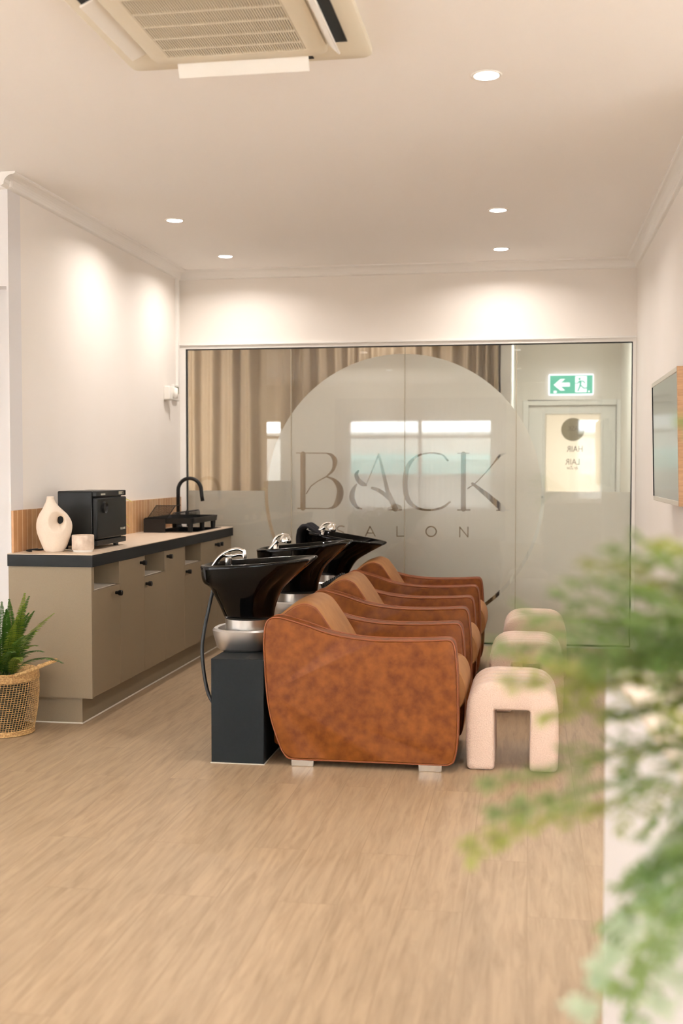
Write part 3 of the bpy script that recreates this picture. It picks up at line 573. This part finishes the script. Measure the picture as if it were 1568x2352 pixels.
# towel warmer
tw=thing('towel_warmer',(-2.2,5.815,ZT),'black box-shaped hot towel cabinet standing on the worktop','towel cabinet')
m=MB(); m.box(-.217,-.215,.018,-.028,.215,.302); m.done('body',BLKP,tw,bevel=.006)
MB().box(-.028,-.215,.272,-.002,.215,.302).done('control_panel',BLKP,tw,bevel=.004)
MB().box(-.028,-.215,.018,-.002,.215,.046).done('drip_tray',BLKP,tw,bevel=.004)
dd=MB().box(-.028,-.213,.052,0,.217,.266).done('door',BLKP,tw,bevel=.006)
m=MB(); m.lathe([(.0001,.004),(.022,.004),(.030,.012),(.031,.0),(.028,-.001)],n=32,cap1=False); o=m.done('handle',BLKM,dd,smooth=True); o.location=(.0,-.12,.215); o.rotation_euler=(0,PI/2,0)
lg=mat('label_print',hexc(190,186,172),.5)
o=text('lettering','TUE LABEE',.017,lg,dd,(.0012,.155,.092),(PI/2,0,PI/2),1.0)
MB().box(-.0018,.1,.279,.0003,.168,.295).done('display',mat('grey_label',hexc(176,170,150),.5),tw); MB().box(-.0018,.148,.281,.0006,.158,.293).done('switch',BLKP,tw)
MB().box(-.0018,-.16,.280,.0003,-.10,.289).done('badge',lg,tw)
for x in (-.19,-.05):
    for y in (-.18,.18): MB().lathe([(.014,0),(.016,.019)],c=(x,y,0),n=12).done('foot',RUB,tw)
# vase with a pierced hole: boolean of a lofted body and a flared spool, smoothed
def vase():
    prof=[(0,.046,.0),(.006,.050,0),(.04,.066,.001),(.10,.086,.0),(.145,.088,.0),(.185,.072,-.004),(.215,.048,-.010),(.240,.030,-.016),(.262,.020,-.018),(.276,.019,-.018),(.279,.017,-.018)]
    pr=catmull([(a,b,c) for a,b,c in prof],5)
    m=MB(); rings=[]
    for z,w_,cx in pr:
        dpt=min(w_,.030+w_*.38); rings.append([(cx+w_*math.cos(q*2*PI/48),dpt*math.sin(q*2*PI/48),z) for q in range(48)])
    m.loft(rings); body=m.done('vase',CER,None)
    s=MB(); rr=[]
    for i in range(21):
        y=-.09+.18*i/20; r=.0155+(abs(y)/.06)**2.0*.036
        rr.append([(.030+r*math.cos(q*2*PI/32)+.004*math.sin(q*2*PI/32),y,.160+1.25*r*math.sin(q*2*PI/32)-.2*r*math.cos(q*2*PI/32)) for q in range(32)])
    s.loft(rr); cut=s.done('cut',None)
    md=body.modifiers.new('b','BOOLEAN'); md.operation='DIFFERENCE'; md.object=cut; md.solver='EXACT'
    rm=body.modifiers.new('r','REMESH'); rm.mode='VOXEL'; rm.voxel_size=.0028; rm.use_smooth_shade=True
    sm=body.modifiers.new('s','SMOOTH'); sm.iterations=9; sm.factor=.5
    dg=bpy.context.evaluated_depsgraph_get(); me=D.meshes.new_from_object(body.evaluated_get(dg)); body.modifiers.clear(); body.data=me
    if not me.materials: me.materials.append(CER)
    for p in me.polygons: p.use_smooth=True
    D.objects.remove(cut); return body
v=vase(); v.location=(-2.364,5.435,ZT); tag(v,'cream sculptural vase with a pierced hole, on the worktop','vase'); v.rotation_euler=(0,0,math.radians(16))
df=thing('aroma_diffuser',(-2.216,5.445,ZT),'small pale stone drum on a white base beside the vase','diffuser')
MB().lathe([(.047,0),(.049,.003),(.049,.013),(.047,.015)],n=40).done('base',WHITE,df,smooth=True)
MB().lathe([(.053,.012),(.055,.016),(.055,.082),(.0535,.0855),(.046,.086),(.045,.080),(.0001,.079)],n=48).done('drum',TRAV,df,smooth=True)
o=MB().tube(catmull([(-2.26,5.47,ZT+.003),(-2.30,5.50,ZT+.003),(-2.40,5.56,ZT+.003),(-2.46,5.55,ZT+.003),(-2.525,5.50,ZT+.003)],6),.0025,6).done('white_cord',WHITE,smooth='full'); tag(o,'thin white cord lying on the worktop behind the vase','cord')
o=MB().tube(catmull([(-2.48,5.585,ZT+.004),(-2.47,5.50,ZT+.004),(-2.50,5.44,ZT+.008),(-2.47,5.40,ZT+.004),(-2.515,5.44,ZT+.004),(-2.51,5.56,ZT+.004)],6),.004,6).done('power_cable',BLKM,smooth='full'); tag(o,'coiled black cable behind the vase at the tiles','cable')
# pothos cutting
po=thing('pothos_plant',(-2.385,6.33,ZT),'small variegated trailing plant in a clear glass behind the towel cabinet','plant')
MB().lathe([(.030,0),(.033,.004),(.030,.05),(.024,.075),(.026,.085),(.0235,.085),(.0215,.075),(.027,.05),(.03,.008),(.0001,.006)],n=24).done('glass_jar',GLASS,po,smooth='full')
def leaf_mesh(mb,base,d,up,Ln,Wd,curl=.15,n=6,heart=.0):
    d=Vector(d).normalized(); up=Vector(up); s=d.cross(up).normalized(); u=s.cross(d).normalized(); base=Vector(base); rows=[]
    for i in range(n+1):
        t=i/n; w_=Wd*.5*math.sin(PI*min(1,t*.96+.04)**(.72 if heart else .9)); c=base+d*Ln*t-u*curl*Ln*t*t
        rows.append([c-s*w_+u*w_*.25,c,c+s*w_+u*w_*.25])
    R=[[mb.b.verts.new(p) for p in r] for r in rows]
    for i in range(n):
        for j in range(2): mb.b.faces.new((R[i][j],R[i][j+1],R[i+1][j+1],R[i+1][j]))
for (p,d,l_) in (((.02,.04,.245),(1,.35,-.05),.085),((.0,.0,.215),(.4,-.2,.3),.06),((.03,.0,.155),(1,.2,-.15),.06),((.05,.04,.10),(.8,.3,-.5),.05),((.03,.02,.05),(.6,.3,-.8),.045),((-.03,.03,.18),(-.5,.6,.2),.06)):
    m=MB(); leaf_mesh(m,p,d,(0,0,1),l_,l_*.5,.3,8,1); m.done('leaf',POTHOS,po,smooth='full')
    MB().tube(catmull([(0,0,.03),(p[0]*.3,p[1]*.3,.09+p[2]*.2),(p[0]*.8,p[1]*.8,p[2]*.92),p],5),.0018,5).done('stem',STEMM,po,smooth='full')
# ============================================================ CHAIRS
GCH='tan leather washing chairs in a row'
XC=-.69
def chair(y,label):
    t=thing('salon_chair',(XC,y+.305,0),label,'chair',GCH)
    pr=[(-1.106,.45),(-1.108,.54),(-1.100,.600),(-1.083,.624),(-1.056,.632),(-1.02,.627),(-.929,.602),(-.817,.566),(-.688,.547),(-.56,.543),(-.42,.547),(-.335,.552),(-.312,.546),(-.300,.520),(-.292,.44),(-.287,.32),(-.286,.20),(-.290,.11),(-.300,.055),(-.316,.036),(-.36,.030),(-.633,.030),(-.93,.029),(-.985,.030),(-1.012,.040),(-1.035,.075),(-1.060,.14),(-1.080,.21),(-1.096,.312)]
    P=[(p.x-XC,p.y) for p in [Vector((q[0],q[1])) for q in [(v.x,v.y) for v in catmull([(a,b,0) for a,b in pr],4,True)]]]
    for s,name in ((-1,'armrest'),(1,'armrest')):
        ya=-.305 if s<0 else .205
        m=MB(); rings=[]
        cx=sum(p[0] for p in P)/len(P); cz=sum(p[1] for p in P)/len(P)
        for f,off in ((0,.010),(.06,.002),(.16,0),(.5,-.003),(.84,0),(.94,.002),(1,.010)):
            rr=[]
            for x,z in P:
                dx,dz=x-cx,z-cz; l_=math.hypot(dx,dz); k=(l_-off)/l_; rr.append((cx+dx*k,ya+.10*f,cz+dz*k))
            rings.append(rr)
        m.loft(rings); a=m.done(name,LEA,t,smooth=True)
        for yy in (ya+.004,ya+.096):
            m=MB(); m.tube([(cx+(x-cx)*.998,yy,cz+(z-cz)*.998) for x,z in P],.0035,6,loop=True)
            tag(m.done('piping',LEAP,a,smooth='full'),'dark piping along the edge')
    # back cushion, lens-shaped section
    q=[(-1.11,.50),(-1.10,.585),(-1.05,.640),(-1.0,.676),(-.955,.690),(-.915,.680),(-.885,.655),(-.82,.560),(-.76,.460),(-.70,.37),(-.74,.33),(-.90,.33),(-1.06,.36)]
    Q=[(v.x-XC,v.y) for v in catmull([(a,b,0) for a,b in q],4,True)]; cx=sum(p[0] for p in Q)/len(Q); cz=sum(p[1] for p in Q)/len(Q)
    m=MB(); rings=[]
    for f,off in ((0,.018),(.03,.006),(.08,0),(.5,-.006),(.92,0),(.97,.006),(1,.018)):
        rings.append([(cx+(x-cx)*(1-off/.2),-.203+.406*f,cz+(z-cz)*(1-off/.2)) for x,z in Q])
    m.loft(rings); bk=m.done('backrest',LEA_LIT,t,smooth=True)
    for s in (-1,1):
        m=MB()
        G=[(cx+(x-cx)*.90,s*.2035,cz+(z-cz)*.90) for x,z in Q]
        H=[(cx+(x-cx)*.90,s*.195,cz+(z-cz)*.90) for x,z in Q]
        m.loft([H,G])
        tag(m.done('side_panel',LEA,bk),'side panel in the unlightened tan leather')
        m=MB(); m.tube([(cx+(x-cx)*.93,s*.202,cz+(z-cz)*.93) for x,z in Q],.003,6,loop=True)
        m.done('piping',LEAP,bk,smooth='full')
    # seat cushion
    q=[(-.80,.28),(-.80,.40),(-.70,.415),(-.45,.425),(-.33,.425),(-.285,.405),(-.262,.36),(-.258,.31),(-.268,.27),(-.29,.245),(-.33,.235),(-.6,.235)]
    Q=[(v.x-XC,v.y) for v in catmull([(a,b,0) for a,b in q],4,True)]; cx=sum(p[0] for p in Q)/len(Q); cz=sum(p[1] for p in Q)/len(Q)
    m=MB(); m.loft([[(cx+(x-cx)*(1-o_),-.203+.406*f,cz+(z-cz)*(1-o_*2)) for x,z in Q] for f,o_ in ((0,.03),(.03,.008),(.08,0),(.92,0),(.97,.008),(1,.03))])
    m.done('seat',LEA_LIT,t,smooth=True)
    MB().box(-.40,-.204,.06,.375,.204,.236).done('base',LEA,t,bevel=.02,seg=3)
    for x in (-.252,.289):
        for s in (-.255,.255): MB().box(x-.048,s-.045,0,x+.048,s+.045,.031).done('foot',CHROME,t,bevel=.002)
    tag(MB().box(-.4215,-.272,.455,-.4175,-.262,.498).done('brand_tag',RUB,t),'small black tag in the rear seam')
    return t
c0=chair(4.69,'tan leather washing chair nearest the camera')
dup(c0,(XC,4.995+1.075,0),'middle tan leather washing chair of the three')
dup(c0,(XC+.0,4.995+2.17,0),'tan leather washing chair next to the glass partition')
# ============================================================ BASINS
def spl(L_,t):
    P=[Vector((a,b)) for a,b in L_]; n=len(P)-1; x=t*n; i=min(int(x),n-1); f=x-i
    p1,p2=P[i],P[i+1]; p0=P[i-1] if i>0 else p1*2-p2; p3=P[i+2] if i+2<=n else p2*2-p1
    return .5*((2*p1)+(p2-p0)*f+(2*p0-5*p1+4*p2-p3)*f*f+(3*p1-p0-3*p2+p3)*f**3)
PL=[(0,0),(.10,.30),(.42,.42),(.80,.78),(1,1)]; PR=[(0,0),(.40,.25),(.76,.50),(.94,.80),(1,1)]; PS=[(0,0),(.12,.25),(.40,.54),(.76,.80),(1,1)]
def rim(th,off=0):
    c,s=math.cos(th),math.sin(th); nn=2/3.0
    x=.060+(.268-off)*math.copysign(abs(c)**nn,c); y=(.205-off)*math.copysign(abs(s)**nn,s)
    u=max(0,(x+.208)/.536)
    z=.825+.040*u**1.3
    if x>.06:
        y*=1-.30*((x-.06)/.268)**2
    if x>.22:
        k=max(0,1-(y/.115)**2); k=k*k*min(1,(x-.22)/.06); x-=.075*k; z-=.040*k
    return Vector((x,y,z))
def basin(y,label,tilt,kind):
    t=thing('shampoo_basin',(-1.245,y,0),label,'basin','black shampoo basins behind the tan chairs')
    b=D.objects.new('bowl_mount',None)
    n=96; m=MB(); rings=[]; T=.016
    def drow(th,t_,off,ctr,rb,zb,prof):
        P=rim(th,off); B=Vector((rb*math.cos(th),rb*math.sin(th),zb)); 
        q=spl(prof,t_); h=Vector((B.x-P.x,B.y-P.y,0)); return Vector((P.x+h.x*q.x,P.y+h.y*q.x,P.z+(zb-P.z)*q.y))
    def blend(th):
        c=math.cos(th); r=min(1,max(0,c)*1.5); l=max(0,-c)**1.3; s=1-r-l if r+l<1 else 0; k=r+l+s
        return [(sum(w_*pp[i][0] for w_,pp in ((l,PL),(r,PR),(s,PS)))/k,sum(w_*pp[i][1] for w_,pp in ((l,PL),(r,PR),(s,PS)))/k) for i in range(5)]
    TH=[i*2*PI/n for i in range(n)]
    for k in range(21,-1,-1):
        rings.append([drow(th,k/21,0,0,.112,.596,blend(th)) for th in TH])
    for off,dz in ((.003,.004),(.010,.006),(.016,.003)):
        rings.append([rim(th,off)+Vector((0,0,dz)) for th in TH])
    IN=[(0,0),(.06,.42),(.30,.86),(.7,.98),(1,1)]
    for k in range(1,11):
        rings.append([drow(th,k/10,.018,0,.02,.690,blend(th)) for th in TH])
    m.loft([[tuple(p) for p in r] for r in rings],cap0=True,cap1=True)
    # shift so that the tilt pivots at the neck
    piv=Vector((0,0,.62)); RM=Matrix.Translation(piv)@Matrix.Rotation(math.radians(tilt),4,'Y')@Matrix.Translation(-piv)
    bo=m.done('bowl',CERAM,t,smooth='full'); bo.data.transform(RM)
    m=MB(); m.lathe([(.105,.598),(.112,.604),(.110,.592),(.104,.585)],n=40); m.done('neck_seal',RUB,t,smooth=True)
    m=MB(); m.lathe([(.106,.455),(.106,.588)],n=48); tag(m.done('neck_drum',STEEL,t,smooth=True),'brushed steel drum')
    def oval(a,b_,z,k=2.6): return [(-.017+a*math.copysign(abs(math.cos(q*2*PI/56))**(2/k),math.cos(q*2*PI/56)),b_*math.copysign(abs(math.sin(q*2*PI/56))**(2/k),math.sin(q*2*PI/56)),z) for q in range(56)]
    m=MB(); m.loft([oval(.106,.120,.4495),oval(.122,.135,.462),oval(.138,.150,.52),oval(.141,.153,.540),oval(.134,.147,.548),oval(.118,.128,.546),oval(.113,.122,.53),oval(.110,.118,.50)]); tag(m.done('collar',ALU,t,smooth=True),'satin aluminium collar')
    m=MB(); m.box(-.093,-.30,.004,.137,.28,.449); m.done('pedestal',PED,t,bevel=.0015)
    m=MB(); m.box(-.096,-.303,0,.140,.283,.004); m.done('pedestal_trim',mat('pale_trim',hexc(196,186,172),.5),t)
    MB().box(.05,-.29,.4492,.133,-.165,.451).done('dark_plate',DARK,t)  # thin near-black plate lying on the pedestal top
    MB().tube(catmull([(-.165,.02,.735),(-.18,.0,.66),(-.205,-.02,.52),(-.208,-.04,.42),(-.185,-.06,.29),(-.150,-.09,.225),(-.090,-.12,.19)],8),.0085,10).done('water_hose',RUB,t,smooth='full')
    MB().tube(catmull([(-.125,.09,.66),(-.118,.09,.60),(-.112,.085,.54)],4),.006,8).done('supply_hose',RUB,t,smooth='full')
    fa=D.objects.new('faucet',None); fm=MB()
    if kind==0:
        for dy in (0,.03):
            s_=1 if dy==0 else .97
            fm.tube(catmull([(-.172,.0+dy,.812),(-.135,.0+dy,.862),(-.09,.005+dy,.890*s_+.0),(-.05,.01+dy,.897*s_),(-.026,.012+dy,.885*s_)],7),.008,12,radii=None)
        fm.lathe([(.0165,.800),(.0165,.856),(.013,.860)],c=(-.095,.0,0),n=20)
        fm.lathe([(.009,.852),(.0105,.880),(.009,.892),(.003,.896)],c=(-.024,.014,0),n=16)
        f=fm.done('faucet',CHROME,t,smooth=True)
    else:
        fm.lathe([(.018,.800),(.016,.845),(.013,.85)],c=(-.115,.0,0),n=20)
        fm.tube([(-.150,-.01,.818),(-.105,.0,.868)],.012,14,radii=[.009,.014]); fm.tube(catmull([(-.14,.02,.84),(-.115,.02,.886),(-.075,.02,.902),(-.04,.02,.895)],6),.0075,10)
        h_=MB(); h_.lathe([(.001,.034),(.018,.032),(.030,.018),(.033,.002),(.033,-.006),(.026,-.010),(.001,-.010)],n=24)
        f=fm.done('faucet',CHROME,t,smooth=True); f.data.transform(RM)
        hh=h_.done('spray_head',CHROME,f,smooth=True); hh.data.transform(RM@Matrix.Translation((-.062,.01,.868))@Matrix.Rotation(math.radians(16),4,'Y'))
        fm=None
    MB().lathe([(.016,.0),(.018,.004),(.010,.006)],c=(0,0,.691),n=20).done('drain',CHROME,t,smooth=True)
    D.objects.remove(b); D.objects.remove(fa)
    return t
basin(4.99,'glossy black shampoo basin nearest the camera, with a curved chrome tap',0,0)
basin(6.065,'middle glossy black shampoo basin, level, with a chrome spray head',-1,1)
basin(7.155,'glossy black shampoo basin tipped forward beside the glass partition',13.5,1)
# black towel over the rear edge of the tipped basin
def cloth(name,P,wd,mt,label,cat,th=.006,wav=.006,axis=Vector((0,1,0))):
    c=catmull(P,6); m=MB(); rings=[]
    nn=24
    for i,p in enumerate(c):
        rings.append([(p.x+wav*math.sin(j*.9+i*.2),p.y-wd/2+wd*j/nn,p.z+wav*math.cos(j*1.3+i*.25)) for j in range(nn+1)])
    m.loft(rings,closed=False); o=m.done(name,mt,None,smooth='full',solid=th); tag(o,label,cat); return o
TOWB=noisy(mat('black_towel',rough=.95),hexc(16,15,18),hexc(26,24,28),160,2,bump=.6,bdist=.003)
cloth('black_towel',[(-1.31,7.14,.845),(-1.345,7.14,.872),(-1.39,7.14,.900),(-1.428,7.14,.872),(-1.438,7.14,.80),(-1.432,7.14,.72)],.22,TOWB,'black towel draped over the raised rear edge of the tipped basin','towel',.012,.007)
TOWW=noisy(mat('grey_white_towel',rough=.95),hexc(150,140,126),hexc(196,186,170),120,3,bump=.8,bdist=.004)
m=MB(); rs=[]
for i in range(13):
    a=i/12*PI; rs.append([(-1.06+.035*math.sin(a)*math.cos(q*2*PI/16)*(1+.2*math.sin(q*3+i)),5.52+.10*math.cos(a),.47+.0+.04*math.sin(a)*math.sin(q*2*PI/16)*(1+.15*math.sin(q*2+i))) for q in range(16)])
# braided cord between the middle basin and chair
m2=MB()
for s in range(3):
    m2.tube([( -1.10+.10*t_/30+.007*math.cos(t_*.8+s*2.1),6.03+.10*t_/30,.628+.055*t_/30+.007*math.sin(t_*.8+s*2.1)) for t_ in range(31)],.006,7)
o=m2.done('braided_cord',RUB,smooth='full'); tag(o,'black braided cord lying between the middle basin and the middle chair','cord')
m.b.free()
# ============================================================ STOOLS
def stool(x,y,label):
    t=thing('boucle_stool',(x,y,0),label,'stool','arched boucle stools in front of the chairs')
    W=.188; H=.372; D_=.42
    def outl(o_):
        pts=[(-W+o_,.0+o_*.6),(-W-.004+o_,.12),(-W+o_,H-o_),(W-o_,H-o_),(W+.004-o_,.12),(W-o_,.0+o_*.6),(.072+o_*.5,.0+o_*.6),(.075+o_*.3,.255+o_*.4),(-.075-o_*.3,.255+o_*.4),(-.072-o_*.5,.0+o_*.6)]
        return rpoly(pts,[.022,.05,.125,.125,.05,.022,.018,.014,.014,.018],7)
    m=MB(); rings=[]
    nl=5; ns=14
    for l_ in range(nl):
        for s in range(ns+ (1 if l_==nl-1 else 0)):
            u=math.sin((s/ns-.5)*PI); o_=.030*(1-math.sqrt(max(0,1-u**4)))
            yy=(l_+(u+1)/2)/nl*D_
            if (l_==0 and s==0) or (l_==nl-1 and s==ns): o_=.026
            rings.append([(px,yy,pz) for px,pz in outl(o_)])
    m.loft(rings); m.done('body',BOU,t,smooth='full')
    for sx in (-.13,.13):
        MB().lathe([(.01,0),(.012,.008)],c=(sx,.06,0),n=12).done('glide',RUB,t); MB().lathe([(.01,0),(.012,.008)],c=(sx,D_-.06,0),n=12).done('glide',RUB,t)
    return t
s0=stool(-.066,4.752,'cream boucle stool nearest the camera')
dup(s0,(-.012,5.90,0),'middle cream boucle stool, partly behind the nearest one')
dup(s0,(.035,6.93,0),'cream boucle stool closest to the glass partition')
# ============================================================ POTTED FERN AND BASKET
bs=thing('rattan_basket',(-2.470,5.085,0),'open-weave rattan basket holding the fern at the end of the cabinets','basket')
def br_(z): return .132+.028*math.sin(min(1,z/.30)*2.1)
m=MB(); nv=66
for i in range(nv):
    a=i*2*PI/nv
    m.tube([(br_(z)*math.cos(a+.35*z/.3),br_(z)*math.sin(a+.35*z/.3),z) for z in [.02+.235*k/8 for k in range(9)]],.0013,4)
for k in range(23):
    z=.024+.23*k/22; m.tube([((br_(z)+.001*(-1)**i)*math.cos(i*2*PI/60),(br_(z)+.001*(-1)**i)*math.sin(i*2*PI/60),z+.0006*(-1)**i) for i in range(60)],.0011,4,loop=True)
m.done('weave',RATTAN,bs)
m=MB()
for zz in ([.001+.0065*k for k in range(4)],[.258+.006*k for k in range(7)]):
    m=MB()
    for z in zz: m.tube([(br_(z)*math.cos(i*2*PI/60),br_(z)*math.sin(i*2*PI/60),z+.003+.001*math.sin(i*2.1)) for i in range(60)],.0042,6,loop=True)
    if zz[0]<.1: m.lathe([(.001,.002),(.14,.002),(.14,.006)],n=40)
    m.done('woven_band',RATTAN,bs,smooth='full')
for sgn in (1,-1):
    P=catmull([(sgn*.115,-.128,.298),(sgn*.16,-.09,.312),(sgn*.235,-.045,.343),(sgn*.255,.0,.350),(sgn*.235,.045,.343),(sgn*.16,.09,.312),(sgn*.115,.128,.298)],6)
    MB().tube(P,.009,10).done('handle',RATTAN,bs,smooth='full')
fn=thing('fern',(-2.478,5.085,.008),'dark green sword fern growing out of the rattan basket','plant')
MB().lathe([(.095,0),(.125,.24),(.13,.25),(.118,.25),(.112,.235),(.0001,.23)],n=32).done('pot',mat('dark_pot',hexc(30,40,30),.6),fn,smooth=True)
def frond(base,tip,sag,wd,np_,mt,parent,name='frond',side=None,two=False,ls=1.0,seed=0,droop=.2):
    rnd=random.Random(seed); B,T=Vector(base),Vector(tip); d=T-B; Ln=d.length
    mid=B+d*.5+Vector((0,0,sag))
    if two and T.z<-.0: mid=Vector((B.x+d.x*.66,B.y+d.y*.5,B.z+.03))

    def cv(t): return B*(1-t)**2+mid*2*t*(1-t)+T*t*t if True else None
    m=MB(); pts=[cv(i/14) for i in range(15)]
    m.tube([tuple(p) for p in pts],.0015,5,radii=[.0022*(1-.75*i/14) for i in range(15)])
    for i in range(1,np_+1):
        t=.12+.88*i/(np_+.5); p=cv(t); tn=(cv(min(1,t+.02))-cv(t-.02)).normalized()
        up=Vector((0,0,1)) if abs(tn.z)<.93 else Vector((0,-1,0)); s=tn.cross(up).normalized(); u=s.cross(tn)
        env=math.sin(PI*(t**.75)*.93+.12)
        for sg in (-1,1):
            if two:
                q=(s*sg+tn*.75+u*rnd.uniform(-.7,.7)).normalized(); l_=wd*max(.25,env)*rnd.uniform(.75,1.2)
                e=p+q*l_-Vector((0,0,droop*l_)); m.tube([tuple(p),tuple(p+q*l_*.5),tuple(e)],.0008,4)
                ng=4
                for g_ in range(1,ng+1):
                    pp=p+(e-p)*(g_/ng)
                    for s2 in (-1,1):
                        w2=(q*.7+q.cross(u).normalized()*s2+u*rnd.uniform(-.5,.5)).normalized() if g_<ng else (q+q.cross(u)*s2*.3).normalized()
                        leaf_mesh(m,pp,w2,u,ls*rnd.uniform(.8,1.3),ls*.42,.15,3)
            else:
                q=(s*sg+tn*.35+u*rnd.uniform(-.1,.15)).normalized(); leaf_mesh(m,p,q,u,wd*max(.18,env),wd*.36,.18,3)
    return m.done(name,mt,parent,smooth='full')
off=Vector((2.478,-5.085,-.008))
for i,tp_ in enumerate(baked_fern):
    a=random.Random(i); b=Vector((a.uniform(-.04,.04),a.uniform(-.04,.04),.232)); T=Vector(tp_)+off
    frond(b,T,.05+.25*max(0,.45-(T.z-.25)),.034,40,LEAFD if i%4 else leaf_light,fn,seed=i)
# ============================================================ FOREGROUND DESK AND PLANT
dk=thing('reception_desk',(.166,2.535,0),'white desk in the right foreground under the hanging foliage','desk',rz=math.radians(2.8))
MB().box(0,-2.2,0,.80,0,.828).done('body',GREYP,dk,bevel=.003)
MB().box(0,-2.2,.828,.80,0,.850).done('top',mat('cream_top',hexc(236,222,204),.5),dk,bevel=.003)
pp_=thing('foliage_plant',(.46,1.30,.850),'soft blurred fine-leaved foliage plant spilling over the foreground desk','plant')
MB().lathe([(.07,0),(.095,.10),(.10,.13),(.09,.13),(.085,.115),(.0001,.11)],n=32).done('pot',WHITE,pp_,smooth=True)
o2=Vector((-.46,-1.30,-.850))
for i,tp_ in enumerate(baked_foliage):
    a=random.Random(50+i); T=Vector(tp_)+o2; b=Vector((a.uniform(-.04,.02),a.uniform(-.04,.04),.11))
    low=T.z<.0
    mt=LEAFS if low and i%3 else (LEAFY if i%3==0 else LEAFG) if not low else LEAFG
    frond(b,T,.05,.046,17,mt,pp_,two=True,ls=.0165 if not low else .0145,seed=i)
